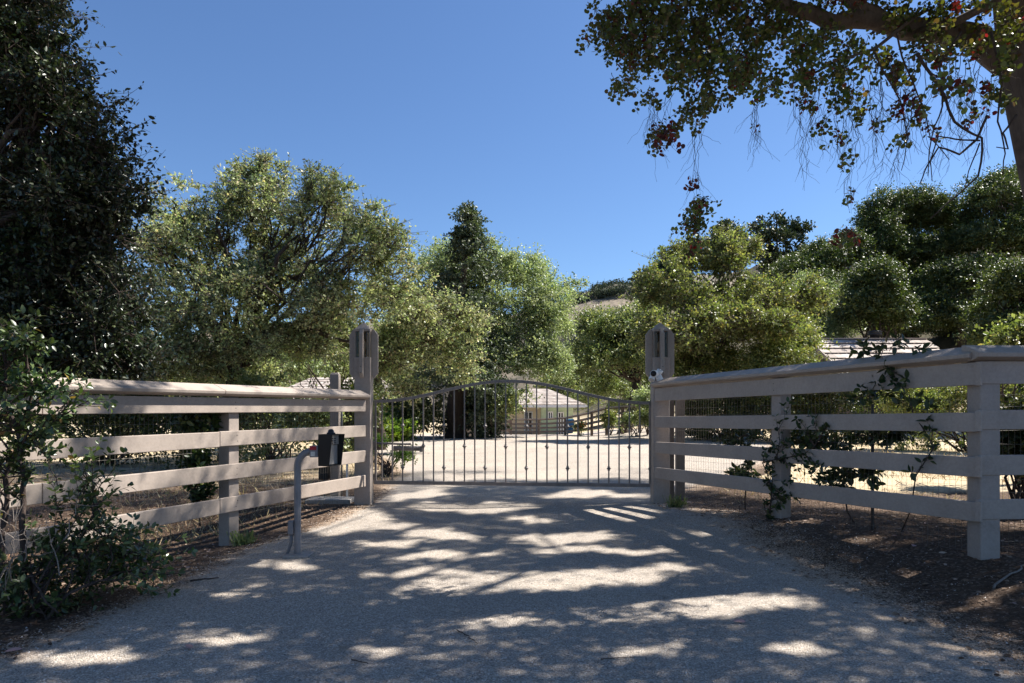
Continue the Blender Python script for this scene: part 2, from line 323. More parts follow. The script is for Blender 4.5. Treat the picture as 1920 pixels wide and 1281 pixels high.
# ------------------------------------------------------------------ leaf machinery
def template(kind):
    if kind == 'quad': return np.array([[0, 0, 0], [0.5, 0.30, 0.06], [1, 0, -0.05], [0.5, -0.30, 0.06]]), [[0, 1, 2, 3]]
    if kind == 'oval': return np.array([[0, 0, 0], [0.32, 0.25, 0.05], [0.72, 0.21, 0.03], [1, 0, -0.06], [0.72, -0.21, 0.03], [0.32, -0.25, 0.05]]), [[0, 1, 2, 3], [0, 3, 4, 5]]
    if kind == 'fine':
        xs = [0.0, 0.14, 0.36, 0.6, 0.82, 1.0]; ws = [0.02, 0.17, 0.25, 0.235, 0.14, 0]
        sp = [[x, 0, -0.10*x*x] for x in xs]; L = [[x, w, 0.055*w/0.25-0.10*x*x] for x, w in zip(xs[:-1], ws)]; Rr = [[x, -w, 0.055*w/0.25-0.10*x*x] for x, w in zip(xs[:-1], ws)]
        V = np.array(sp+L+Rr); f = []
        for i in range(4): f += [[i, 6+i, 7+i, i+1], [i+1, 12+i, 11+i, i]]
        f += [[4, 10, 5], [5, 15, 4]]
        return V, f
    if kind == 'round':
        a = np.linspace(0, 2*np.pi, 8, endpoint=False)+np.pi
        rr = np.array([0.62, 1, 1.05, 1, 0.98, 1, 1.05, 1])*0.5
        return np.stack([0.5+rr*np.cos(a), 0.92*rr*np.sin(a), 0.06*np.abs(np.sin(a))], 1), [[0, 1, 2, 3, 4], [0, 4, 5, 6, 7]]
    if kind == 'lobed':      # small lobed oak leaf
        o = [(0, 0), (0.18, 0.12), (0.3, 0.30), (0.45, 0.15), (0.62, 0.30), (0.75, 0.13), (1, 0)]
        V = [[x, y, 0.05*y/0.3] for x, y in o]+[[x, -y, 0.05*y/0.3] for x, y in o[-2:0:-1]]
        return np.array(V), [[0, 1, 2, 3, 9], [3, 4, 5, 7, 9], [5, 6, 7], [9, 10, 11, 0]] if False else [[0, 1, 2, 3, 9, 10, 11], [3, 4, 5, 6, 7, 8, 9]]
    if kind == 'needle': return np.array([[0, -0.05, 0], [0, 0.05, 0], [1, 0.03, 0.02], [1, -0.03, -0.02]]), [[0, 1, 2, 3]]
def leaves_geom(P, ax, nr, size, kind):
    n = len(P); T, fs = template(kind)
    ax = nrm(ax); nr = nr-ax*np.sum(nr*ax, 1, keepdims=True); nr = nrm(nr); bi = np.cross(nr, ax)
    s = np.broadcast_to(np.asarray(size, float), (n,))[:, None, None]
    V = P[:, None, :]+s*(T[None, :, 0:1]*ax[:, None]+T[None, :, 1:2]*bi[:, None]+T[None, :, 2:3]*nr[:, None])
    k = len(T); fl = np.array([i for f in fs for i in f]); fn = np.array([len(f) for f in fs])
    idx = (np.arange(n)[:, None]*k+fl[None]).ravel(); return V.reshape(-1, 3), np.tile(fn, n), idx
class Leaves:
    def __init__(s): s.V = []; s.n = []; s.i = []; s.b = 0
    def add(s, P, ax, nr, size, kind):
        if len(P) == 0: return s
        V, n, i = leaves_geom(P, ax, nr, size, kind); s.V.append(V); s.n.append(n); s.i.append(i+s.b); s.b += len(V); return s
    def build(s, name, mat, parent=None): return raw_mesh(name, np.concatenate(s.V), np.concatenate(s.n), np.concatenate(s.i), mat, parent)
def rdir(n): return nrm(rng.normal(size=(n, 3)))
def sub_lobes(c, r, k, jitter=0.75, size=(0.34, 0.55), low=-0.35):
    """k smaller lobes spread over an ellipsoid, for an uneven crown outline"""
    out = []; c = np.asarray(c, float); r = np.asarray(r, float)
    for i in range(k):
        d = rdir(1)[0]
        while d[2] < low: d = rdir(1)[0]
        f = rng.uniform(0.35, jitter); q = rng.uniform(*size)
        out.append((c+d*r*f, r*q*rng.uniform(0.85, 1.15, 3)))
    return out
def wave(P, s):
    """smooth random field, roughly -1..1"""
    o = 0
    for q in range(5):
        w_ = rdir(1)[0]*s*rng.uniform(1.2, 3.2); o = o+np.sin(P@w_+rng.uniform(0, 6.28))
    return o/2.4
def clumps(lobes, n, shell=(0.55, 1.0), low=-0.75, gap=-0.45):
    n = int(n*1.35)
    w = np.array([(l[1][0]*l[1][2]+l[1][0]*l[1][1])**1.0 for l in lobes]); w = w/w.sum()
    k = rng.choice(len(lobes), n, p=w); d = rdir(n); d[:, 2] = np.where(d[:, 2] < low, -d[:, 2], d[:, 2])
    f = rng.uniform(shell[0]**2, shell[1]**2, n)**0.5
    C = np.array([l[0] for l in lobes])[k]; Rr = np.array([l[1] for l in lobes])[k]
    f = f*(1+0.24*wave(d*2.2+C*.7, 1.0)+0.13*wave(d*5.5+C, 1.0))
    P = C+d*Rr*f[:, None]; sc = np.median(Rr); keep = wave(P/max(.5, sc)*1.1, 1.0)+rng.normal(size=n)*.35 > gap
    return P[keep], nrm(d/np.maximum(Rr, 1e-3)*Rr.mean())[keep]
def clump_leaves(C, O, per, rad, size, kind, L, up=0.5, flat=0.75, droop=0.0, ntw=6, twigs=None, twr=0.004):
    """each clump: ntw twigs, leaves strung along them"""
    n = len(C); k = max(1, per//ntw); rad = np.broadcast_to(np.asarray(rad, float), (n,))
    D = nrm(rdir(n*ntw).reshape(n, ntw, 3)+O[:, None]*0.7+np.array([0, 0, 0.15-droop]))
    lf = rng.choice([.8, 1, 1.2, 1.7, 2.3], (n, ntw, 1, 1)); t = rng.uniform(0.12, 1.0, (n, ntw, k, 1))*lf
    P = C[:, None, None]+D[:, :, None]*t*rad[:, None, None, None]*np.array([1, 1, flat])
    P = P+rng.normal(size=P.shape)*rad[:, None, None, None]*0.09
    P[..., 2] -= droop*t[..., 0]**2*rad[:, None, None]*0.5
    P = P.reshape(-1, 3); m = len(P)
    D2 = np.repeat(D.reshape(-1, 3), k, 0)
    ax = nrm(D2*0.6+rdir(m)*0.9+np.array([0, 0, -0.15-droop]))
    nr = nrm(rdir(m)+np.array([0, 0, up])+np.repeat(O, ntw*k, 0)*0.35)
    L.add(P, ax, nr, size*rng.uniform(0.55, 1.3, m)*np.repeat(rng.uniform(.8, 1.15, n), ntw*k), kind)
    if twigs is not None:
        for a, dd, r in zip(np.repeat(C, ntw, 0), D.reshape(-1, 3), np.repeat(rad, ntw)*lf.ravel()):
            twigs.tube([a, a+dd*r*np.array([1, 1, flat])*0.95], [twr, twr*0.4], 3, False)
def limb(mb, a, b, r0, r1, n=7, wob=0.12, sag=0.0, sides=8):
    a = np.asarray(a, float); b = np.asarray(b, float); L = np.linalg.norm(b-a); pts = []
    w = rng.normal(size=(n, 3))*L*wob*0.5
    for i in range(n):
        t = i/(n-1); q = a+(b-a)*t+w[i]*math.sin(math.pi*t)*(0 if i in (0, n-1) else 1)
        q[2] += sag*L*math.sin(math.pi*t); pts.append(q)
    mb.tube(pts, [r0+(r1-r0)*(i/(n-1))**0.8 for i in range(n)], sides, True, 0.05); return pts
def tree(name, label, cat, base, height_c, lobes, nclump, per, crad, lsize, kind, lm, trunk_r, bark='bark', group=None, lean=None, twigs=False,
         up=0.5, shell=(0.55, 1.0), low=-0.75, droop=0.0, nlimb=None, flat=0.75, twr=0.006, fork=None, gap=-0.45):
    base = np.asarray(base, float); root = empty(name, base, label, cat, group)
    tb = MB(); fk = np.asarray(fork, float) if fork is not None else base+np.array([0, 0, height_c])
    lo = base-np.array([0, 0, 0.25])
    limb(tb, lo, fk, trunk_r*1.25, trunk_r*0.8, 7, 0.05, 0, 12)
    # root flare
    tb.tube([lo, base+np.array([0, 0, 0.05]), base+np.array([0, 0, 0.4])], [trunk_r*1.9, trunk_r*1.5, trunk_r*1.05], 12, False, 0.08)
    ls = lobes if nlimb is None else lobes[:nlimb]
    for c, r in ls:
        mid = fk+(np.asarray(c)-fk)*0.55+np.array([0, 0, 0.05*np.linalg.norm(np.asarray(c)-fk)])
        limb(tb, fk-np.array([0, 0, 0.1]), c, trunk_r*rng.uniform(0.2, 0.36), trunk_r*0.07, 8, 0.16, 0.05, 7)
        for q in range(3):
            d = rdir(1)[0]; d[2] = abs(d[2])*0.6
            limb(tb, np.asarray(c)*0.7+fk*0.3, np.asarray(c)+d*r*0.85, trunk_r*0.09, trunk_r*0.025, 6, 0.15, 0.03, 5)
    tb.build('trunk', M[bark], root)
    C, O = clumps(lobes, nclump, shell, low, gap)
    L = Leaves(); tw = MB() if twigs else None
    clump_leaves(C, O, per, crad*rng.uniform(0.7, 1.35, len(C)), lsize, kind, L, up, flat, droop, 6, tw, twr)
    L.build('crown', M[lm] if isinstance(lm, str) else lm, root)
    if twigs: tw.build('twigs', M['twig'], root)
    return root

# ------------------------------------------------------------------ ground, driveway
def axis(lo, hi, dense, far):
    a = list(np.arange(dense[0], dense[1]+1e-6, dense[2])); s = dense[2]
    x = dense[1]
    while x < hi: s *= 1.16; x += s; a.append(x)
    s = dense[2]; x = dense[0]
    while x > lo: s *= 1.16; x -= s; a.insert(0, x)
    return np.array(a)
def grid(name, X, Y, mat, zoff=0.0, attrs=(), mask=None):
    xx, yy = np.meshgrid(X, Y); z = gz(xx, yy)+zoff; nx, ny = len(X), len(Y)
    V = np.stack([xx, yy, z], -1).reshape(-1, 3)
    i = np.arange(ny-1)[:, None]*nx+np.arange(nx-1)[None]; q = np.stack([i, i+1, i+nx+1, i+nx], -1).reshape(-1, 4)
    if mask is not None: q = q[mask(V[q].mean(1))]
    o = raw_mesh(name, V, np.full(len(q), 4), q.ravel(), mat, None, True)
    for nm, fn in attrs:
        a = o.data.attributes.new(nm, 'FLOAT', 'POINT'); a.data.foreach_set('value', np.ascontiguousarray(fn(V[:, 0], V[:, 1]), np.float32))
    return o
def sides(x, y):
    sR = -((x-SR[0])*OR[0]+(y-SR[1])*OR[1]); sL = -((x-EL[0])*OL[0]+(y-EL[1])*OL[1]); return sL, sR
def f_field(x, y):
    sL, sR = sides(x, y)
    f = np.maximum(sstep(0.9, 2.6, sL)*(0.30+0.35*sstep(9, 20, y)), sstep(1.5, 3.4, sR)*sstep(8.5, 11.5, y-0.15*x))  # left field mixed browner: its dappled tree shade is put into the colour
    return np.maximum(f, sstep(17, 22, y)*np.where(x < -4, .8, 1))
def f_brush(x, y): return np.clip(sstep(14, 24, x)*sstep(27, 40, y)+sstep(90, 160, np.hypot(x, y)), 0, 1)
tag(grid('ground', axis(-1500, 1500, (-14, 26, 0.2), 0), axis(-400, 2500, (-5, 63, 0.2), 0), M['ground'], 0, (('field', f_field), ('brush', f_brush))), kind='structure')
def edges(y):
    xl = np.interp(y, [-6, 3, 4.4, 5.6, 7.1, 8.6, 10, 12, 15, 28, 36, 62], [-3.0, -3.0, -2.85, -2.75, -2.75, -2.35, -2.15, -2.2, -2.4, -6.2, -9, -9])
    xr = np.interp(y, [-6, 3, 4.7, 6.2, 8.3, 9.5, 11, 13, 18, 28, 36, 62], [3.0, 2.95, 2.85, 2.75, 2.65, 2.35, 2.6, 4.0, 7, 10.5, 8.5, 10])
    return xl, xr
def f_edge(x, y):
    xl, xr = edges(y); w = 0.55
    d = np.minimum(x-xl, xr-x)      # >0 inside
    w2 = np.where(x > 0, 1.05, 0.6)
    return np.clip(0.5-d/w2, 0, 1.2)*np.where(y > 12, 0.75, 1)
def m_drive(c):
    xl, xr = edges(c[:, 1]); return (c[:, 0] > xl-0.55) & (c[:, 0] < xr+0.7) & (c[:, 1] < 61)
tag(grid('gravel_driveway', -14+0.2*np.arange(15, 131), -5+0.2*np.arange(0, 331), M['gravel'], 0.004, (('edge', f_edge),), m_drive), kind='structure')

# far hills
def hill(name, x0, x1, y, prof, mat, depth=160):
    xs = np.linspace(x0, x1, 90); top = prof(xs); V = []; F_ = []
    rows = 14
    for j in range(rows):
        t = j/(rows-1)
        for i, x in enumerate(xs):
            hgt = top[i]*math.sin(t*math.pi*0.5)**0.9*(1+0.03*math.sin(i*0.9+j*2.1)); V.append((x, y-depth*(1-t)+9*math.sin(i*0.4+j), hgt-6*(1-t)))
    b = len(V)
    for i, x in enumerate(xs): V.append((x, y+depth, -10))
    n = len(xs)
    q = [(j*n+i, j*n+i+1, (j+1)*n+i+1, (j+1)*n+i) for j in range(rows) for i in range(n-1)]
    o = raw_mesh(name, np.array(V), np.full(len(q), 4), np.array(q).ravel(), mat, None, True); return tag(o, kind='structure')
def hillmat():
    m, nt, out = newmat('far_hill_scrub'); T = NT(nt); P = T.pos()
    a = T.noise(0.02, 7, 0.75, P); b = T.noise(0.2, 4, 0.7, P)
    r = T.ramp(a, 'Fac', [(0.36, (0.07, 0.08, 0.06)), (0.47, (0.17, 0.14, 0.10)), (0.6, (0.26, 0.205, 0.145))])
    r2 = T.ramp(b, 'Fac', [(0.4, (0.6, 0.6, 0.6)), (0.6, (1.1, 1.1, 1.1))])
    c = T.mix(1.0, (r, 'Color'), (r2, 'Color'), 'MULTIPLY')
    p = T.n('ShaderNodeBsdfPrincipled', i_Roughness=1.0); T.link(c, 2, p, 'Base Color'); T.link(p, 'BSDF', out, 'Surface'); return m
M['hill'] = hillmat()
def prof1(x):
    u = CX+x/600*F
    v = np.interp(u, [300, 700, 1000, 1085, 1130, 1190, 1260, 1400, 1500, 1700, 2000], [640, 615, 590, 556, 551, 545, 532, 510, 478, 470, 480])
    return (CY-v)/F*600+H+2.5*np.sin(x*0.09)
hill('hill', -420, 560, 600, prof1, M['hill'])
# scrub woodland along the crest of the far hill: one uncountable mass
n = 220; us = rng.uniform(1080, 1260, n); us = np.concatenate([us[us > 1115], rng.uniform(1440, 1520, 40), rng.uniform(1080, 1115, 8)]); n = len(us)
xs = (us-CX)/F*590; ys = rng.uniform(560, 592, n); top = prof1(xs*600/590)
L = Leaves()
Cw = np.stack([xs, ys, top*np.clip(0.90+0.1*(ys-560)/32, 0, 1)+rng.uniform(0, 3.5, n)], 1)
for q in range(9):
    P = np.repeat(Cw, 26, 0)+rng.normal(size=(n*26, 3))*np.array([3.2, 3, 1.9]); L.add(P, rdir(len(P)), nrm(rdir(len(P))+[0, 0, .5]), 1.5*rng.uniform(0.7, 1.3, len(P)), 'quad')
tag(L.build('hilltop_woodland', leafmat('far_scrub', [(0, (0.05, 0.065, 0.05)), (1, (0.10, 0.115, 0.075))], 0.8, 0.1, 0.1)), 'distant scrub woodland along the crest of the brown hill', 'woodland', None, 'stuff')

# ------------------------------------------------------------------ fences of the entrance
def v3(p2, z): return np.array([p2[0], p2[1], z])
UP = np.array([0, 0, 1.0])
def wire(mb, p0, p1, z0a, z1a, z0b, z1b, sx=0.052, sz=0.10, th=0.0028):
    """welded mesh between plan points p0,p1; bottom/top heights at each end"""
    Ln = np.linalg.norm(p1-p0); nv = int(Ln/sx)
    for i in range(nv+1):
        t = i/nv; p = p0+(p1-p0)*t; mb.tube([v3(p, z0a+(z0b-z0a)*t), v3(p, z1a+(z1b-z1a)*t)], th*0.5, 3, False)
    nh = int((z1a-z0a)/sz)
    for j in range(nh+1):
        a = v3(p0, z0a+(z1a-z0a)*j/nh); b = v3(p1, z0b+(z1b-z0b)*j/nh); d = (b-a); pts = [a+d*k/6+UP*rng.normal()*0.004*(0 < k < 6) for k in range(7)]
        mb.tube(pts, th*0.5, 3, False)
def cap_poly(): return [(-0.001, 0.0), (-0.076, 0.024), (-0.082, 0.058), (0.085, 0.132), (0.125, 0.132), (0.125, 0.0)]
def wing(name, label, A, D, O, segs, railz, capz, slope, mat, post_at, root_loc, ends):
    """A: plan start of the rail front face, D along, O outward to the drive; segs = board joints along D; railz=(zlo,zhi) at start"""
    root = empty(name, root_loc, label, 'fence')
    D3 = v3(D, slope)/1.0; th = 0.04
    for ri, (zl, zh) in enumerate(railz):
        sg = segs if ri % 2 else [segs[0]]+[s_+(1.9 if len(segs) > 2 else 0) for s_ in segs[1:-1]]+[segs[-1]]
        for a, b in zip(sg[:-1], sg[1:]):
            j = rng.normal()*0.004
            mb = MB(); p0 = v3(A+D*(a+0.003), zl+slope*a+j); L = (b-a-0.006)
            mb.prism([(0, 0), (0, zh-zl), (-th, zh-zl), (-th, 0)], p0, v3(O, 0), UP, D3, L)
            ro = mb.build('rail', mat, root, 0.006)
            for t in post_at:
                if a < t < b:
                    for zz in (.3, .7):
                        q = v3(A+D*(t+rng.normal()*.012), zl+slope*t+j+(zh-zl)*zz); MB().cyl(q-v3(O, 0)*.003, q+v3(O, 0)*.0015, .0055, n=8).build('nail', M['dark'], ro)
    for a, b in zip(segs[:-1], segs[1:]):
        mb = MB(); mb.prism([(-x, z) for x, z in cap_poly()], v3(A+D*(a+0.002), capz+slope*a), v3(O, 0), UP, D3, b-a-0.004)
        mb.build('cap_rail', mat, root, 0.006)
    for t in post_at:
        w = 0.15; c = A+D*t-O*(th+0.003+w/2); g = gzs(c[0], c[1])-0.3; top = capz+slope*t-0.004
        mb = MB(); mb.frame(v3(c, (g+top)/2), v3(D, 0), v3(O, 0), UP, w, w, top-g); mb.build('post', M['post'], root, 0.008)
    p0 = A+D*ends[0]-O*(th+0.16); p1 = A+D*ends[1]-O*(th+0.16)
    za, zb = gzs(*p0)+0.01, gzs(*p1)+0.01
    mb = MB(); wire(mb, p0, p1, za, railz[0][0]+slope*ends[0], zb, railz[0][0]+slope*ends[1]); mb.build('wire_mesh', M['wire'], root)
    return root
fl = wing('wing_fence', 'grey four rail wooden fence left of the gate, behind the intercom post', EL, DL, OL, [0, 2.78, 5.15, 8.2], [(1.366, 1.531), (1.001, 1.164), (0.636, 0.803), (0.28, 0.445)], 1.546, 0.0,
     M['fence'], [2.533, 5.07, 7.6], v3(EL, 0), (0.05, 8.0))
tc = 4.672
fr = wing('wing_fence', 'grey four rail wooden fence right of the gate with a tall corner post', SR, DR, OR, [0, tc], [(1.513, 1.70), (1.14, 1.30), (0.765, 0.93), (0.404, 0.567)], 1.715, 0.0193,
     M['fence'], [2.38], v3(SR, 0), (0.3, tc))
# the second run, from the corner towards the right
CR = SR+DR*tc; D2 = nrm(np.array([1.0, 0.035])); O2 = np.array([D2[1], -D2[0]]); zc = 0.0193*tc
cor = CR-OR*0.02+np.array([0.10, 0.075])
mb = MB(); g = gzs(*cor)-0.3
mb.frame(v3(cor, (g+1.715+zc-0.002)/2), (1, 0.02, 0), (-0.02, 1, 0), UP, 0.165, 0.165, 1.715+zc-0.002-g); mb.build('post', M['post'], fr, 0.010)
A2 = CR+np.array([0.016, -0.012])
for (zl, zh) in [(1.513, 1.70), (1.14, 1.30), (0.765, 0.93), (0.404, 0.567)]:
    mb = MB(); mb.prism([(0, 0), (0, zh-zl), (-0.04, zh-zl), (-0.04, 0)], v3(A2, zl+zc+0.012), v3(O2, 0), UP, v3(D2, 0.004), 2.6); mb.build('rail', M['fence'], fr, 0.006)
    # trim block that covers the corner joint of each row
    mb = MB(); mb.frame(v3(CR+OR*0.012+DR*0.03, (zl+zh)/2+zc+0.002), v3(DR, 0), v3(OR, 0), UP, 0.05, 0.02, zh-zl+0.006); mb.build('rail_block', M['fence'], fr, 0.004)
mb = MB(); mb.prism([(-x, z) for x, z in cap_poly()], v3(A2-D2*0.06, 1.715+zc+0.003), v3(O2, 0), UP, v3(D2, 0.0), 2.8); mb.build('cap_rail', M['fence'], fr, 0.006)
mb = MB(); c = A2+D2*2.35-O2*0.118; mb.frame(v3(c, 0.8), v3(D2, 0), v3(O2, 0), UP, 0.15, 0.15, 2.1); mb.build('post', M['post'], fr, 0.008)
p0 = A2-O2*0.21+D2*0.05; p1 = A2-O2*0.21+D2*2.5
mb = MB(); wire(mb, p0, p1, gzs(*p0), 1.64, gzs(*p1), 1.64); mb.build('wire_mesh', M['wire'], fr)

# ------------------------------------------------------------------ lantern gate posts
def gate_post(x, label):
    y = 10.1; w = 0.235; root = empty('gate_post', (x, y, 0), label, 'gate post', 'gate posts with lantern tops')
    def b(mb, x0, x1, y0, y1, z0, z1): return mb.box(x+x0, x+x1, y+y0, y+y1, z0, z1)
    h = w/2; zs = 2.165
    mb = MB(); b(mb, -h, h, -h, h, -0.3, zs); mb.build('shaft', M['post'], root, 0.012)
    mb = MB()
    mb.add([(x-h, y-h, 2.575), (x+h, y-h, 2.575), (x+h, y+h, 2.575), (x-h, y+h, 2.575), (x, y, 2.69), (x-h, y-h, 2.545), (x+h, y-h, 2.545), (x+h, y+h, 2.545), (x-h, y+h, 2.545)],
           [(0, 1, 4), (1, 2, 4), (2, 3, 4), (3, 0, 4), (5, 6, 1, 0), (6, 7, 2, 1), (7, 8, 3, 2), (8, 5, 0, 3), (8, 7, 6, 5)]); mb.build('cap', M['post'], root, 0.004)
    for dx, dy in ((1, 0), (-1, 0), (0, 1), (0, -1)):
        n2 = np.array([dx, dy, 0.0]); t2 = np.array([-dy, dx, 0.0]); P = np.array([x, y, 0])+n2*(h-0.012)
        po = 0.105; z0, z1 = 1.855, 2.585
        poly = [(0, z0+0.05), (po*0.45, z0), (po, z0+0.075), (po, z1-0.085), (po*0.40, z1), (0, z1-0.02)]
        mb = MB(); mb.prism(poly, P-t2*0.026, n2, UP, t2, 0.052); f = mb.build('fin', M['post'], root, 0.006)
        for zz in (1.93, 2.02):
            mb = MB(); q = P+n2*(po+0.001)+UP*zz; mb.cyl(q-n2*0.004, q+n2*0.002, 0.007, n=8); mb.build('bolt', M['dark'], f)
    for sx in (-1, 1):          # glass on four sides, between the fins
        mb = MB(); b(mb, -h+0.02, h-0.02, sx*(h-0.03)-0.002, sx*(h-0.03)+0.002, zs, 2.545); mb.build('glass_pane', M['glass'], root)
        mb = MB(); b(mb, sx*(h-0.03)-0.002, sx*(h-0.03)+0.002, -h+0.035, h-0.035, zs, 2.545); mb.build('glass_pane', M['glass'], root)
    for sx in (-1, 1):
        for sy in (-1, 1):
            mb = MB(); b(mb, sx*(h-0.008)-0.007, sx*(h-0.008)+0.007, sy*(h-0.008)-0.007, sy*(h-0.008)+0.007, zs-0.01, 2.548); mb.build('lantern_bar', M['post'], root)
    mb = MB(); mb.lathe((x, y, zs), UP, [(0, 0.03), (0.05, 0.03), (0.055, 0.018), (0.10, 0.018), (0.11, 0.03), (0.17, 0.042), (0.22, 0.034), (0.25, 0.0)], 16); mb.build('bulb', M['white'], root)
    return root
gate_post(-2.19, 'grey square gate post with lantern top at the end of the left fence')
gate_post(2.186, 'grey square gate post with lantern top beside the white security camera')

# ------------------------------------------------------------------ the gate
GY = 10.2; gate = empty('driveway_gate', (0, GY, 0), 'brown grey arched metal driveway gate with thin vertical bars, closed between the posts', 'gate')
gxl, gxr = -2.06, 2.06
def arch(x):
    s = np.abs(x+0.03)/2.03; return 1.505+0.315*np.where(s < 1, 0.5*(1+np.cos(np.pi*np.minimum(s, 1))), 0)-0.012*(x/2.06)
def zbot(x): return 0.285-0.022*(x/2.06)
def sweep(mb, xs, zf, hh, th):
    n = len(xs); vs = []
    for x in xs:
        for dy, dz in ((-th/2, -hh/2), (th/2, -hh/2), (th/2, hh/2), (-th/2, hh/2)): vs.append((x, GY+dy, float(zf(x))+dz))
    fs = [(i*4+k, i*4+(k+1) % 4, i*4+4+(k+1) % 4, i*4+4+k) for i in range(n-1) for k in range(4)]+[(3, 2, 1, 0), tuple(range((n-1)*4, n*4))]
    return mb.add(vs, fs)
sweep(MB(), np.linspace(gxl, gxr, 49), arch, 0.046, 0.046).build('top_rail', M['gate'], gate, 0.004)
sweep(MB(), np.linspace(gxl, gxr, 3), zbot, 0.052, 0.046).build('bottom_rail', M['gate'], gate, 0.004)
knotm = None; base_x = gx(716.3, GY)
def knot_mb(x, z):
    mb = MB(); mb.lathe((x, GY, z-0.035), UP, [(0, 0.010), (0.004, 0.019), (0.014, 0.017), (0.022, 0.019), (0.028, 0.031), (0.042, 0.031), (0.048, 0.019), (0.056, 0.017), (0.066, 0.019), (0.07, 0.010)], 10); return mb
for i in range(-1, 27):
    x = base_x+i*0.1540 if i >= 0 else gxl+0.022
    wd = 0.0195 if 0 <= i < 26 else 0.032
    z0, z1 = float(zbot(x))+0.024, float(arch(x))-0.021
    if wd == 0.0195: bo = MB().box(x-wd/2, x+wd/2, GY-wd/2, GY+wd/2, z0, z1).build('bar', M['gate'], gate)
    else: bo = MB().box(x-wd/2, x+wd/2, GY-wd/2, GY+wd/2, z0, z1).build('bar', M['gate'], gate, 0.003)
    if i in (2, 6, 10, 14, 18, 22, 26):
        for zz in (1.16-0.03*i/26, 0.535-0.025*i/26): knot_mb(x, zz).build('knot', M['gate'], bo)
    elif i in (4, 8, 12, 16, 20, 24): knot_mb(x, 0.855-0.025*i/26).build('knot', M['gate'], bo)
for z in (1.28, 0.95, 0.5):
    MB().cyl((gxr+0.013, GY-0.02, z-0.05), (gxr+0.013, GY-0.02, z+0.05), 0.012, n=10).build('latch' if z > 0.9 and z < 1 else 'hinge', M['gate'], gate)

# gate operator behind the left half
op = empty('gate_opener', (-2.0, 10.42, 0.9), 'brown grey gate opener arm reaching behind the left gate bars', 'gate opener')
zO = 1.42-70*10.42/F; y = 10.40
MB().cyl((gx(738, y), y, zO-0.045), (gx(793, y), y, zO-0.05), 0.037, n=14).build('motor_tube', M['gate'], op)
MB().cyl((gx(700, y), y+0.02, zO+0.03), (gx(770, y), y, zO+0.02), 0.018, n=10).build('push_rod', M['gate'], op)
MB().box(gx(700, y)-0.03, gx(700, y)+0.03, y-0.05, y+0.10, zO-0.02, zO+0.06).build('wall_bracket', M['gate'], op, 0.004)
MB().box(gx(792, y)-0.02, gx(792, y)+0.02, GY+0.012, y+0.02, zO-0.09, zO-0.01).build('gate_bracket', M['gate'], op, 0.003)

# hinge and support posts behind the wings
def plain_post(name, label, cat, u, Y, w, ztop, mat, chamf=True):
    x = gx(u, Y); g = gzs(x, Y); root = empty(name, (x, Y, g), label, cat)
    MB().box(x-w/2, x+w/2, Y-w/2, Y+w/2, g-0.2, ztop-0.03).build('shaft', mat, root, 0.006)
    h = w/2; q = w*0.32
    MB().add([(x-h, Y-h, ztop-0.03), (x+h, Y-h, ztop-0.03), (x+h, Y+h, ztop-0.03), (x-h, Y+h, ztop-0.03), (x-q, Y-q, ztop), (x+q, Y-q, ztop), (x+q, Y+q, ztop), (x-q, Y+q, ztop)],
             [(4, 5, 6, 7), (0, 1, 5, 4), (1, 2, 6, 5), (2, 3, 7, 6), (3, 0, 4, 7), (3, 2, 1, 0)]).build('top', mat, root)
    return root, x, g
r_, x_, g_ = plain_post('support_post', 'grey post with a chamfered top standing behind the left fence near the gate', 'post', 628.5, 10.75, 0.135, 1.42+66*10.75/F, M['post'])
MB().tube([(x_+0.115, 10.70, g_), (x_+0.115, 10.70, 1.34), (x_+0.09, 10.70, 1.40)], 0.014, 8).build('conduit', M['conduit'], r_)
r_, x_, g_ = plain_post('support_post', 'brown grey post standing behind the right fence near the gate', 'post', 1275, 10.55, 0.125, 1.88, M['fence_worn'])
pp = empty('slim_pole', (gx(1259.5, 10.75), 10.75, 0), 'slim brown pole between the right gate post and the brown post', 'pole')
MB().box(gx(1255.5, 10.75), gx(1263.5, 10.75), 10.72, 10.78, -0.1, 1.62).build('shaft', M['fence_worn'], pp, 0.004)
MB().box(gx(1253.5, 10.75), gx(1265.5, 10.75), 10.70, 10.80, -0.02, 0.03).build('foot', M['fence_worn'], pp, 0.004)
# control box, slab and white pipe behind the left fence
x = gx(610, 10.7); cb = empty('control_box', (x, 10.7, 0.3), 'black control box mounted low behind the left fence beside the grey post', 'control box')
MB().box(x-0.085, x+0.06, 10.62, 10.76, 0.30, 0.69).build('housing', M['black'], cb, 0.01)
MB().box(x-0.075, x+0.05, 10.605, 10.618, 0.32, 0.67).build('lid', M['black'], cb, 0.004)
MB().tube([(x-0.01, 10.69, 0.31), (x-0.01, 10.69, -0.15)], 0.02, 8).build('conduit', M['conduit'], cb)
x0, x1 = gx(577, 10.3), gx(660, 10.3)
sl = MB().add([], []); sl.box(x0, x1, 10.15, 10.55, gzs((x0+x1)/2, 10.3)-0.1, gzs((x0+x1)/2, 10.3)+0.07)
tag(sl.build('concrete_slab', M['concrete'], None, 0.012), 'low grey concrete slab behind the left fence near the gate post', 'slab')
x = gx(651, 10.5); wp = MB(); wp.tube([(x, 10.5, -0.05), (x, 10.5, 0.55), (x+0.02, 10.5, 0.60), (x+0.06, 10.52, 0.61)], 0.017, 8)
tag(wp.build('standpipe', M['white']), 'thin white pipe standing behind the left fence beside the gate post', 'pipe')
x = gx(646, 10.25)

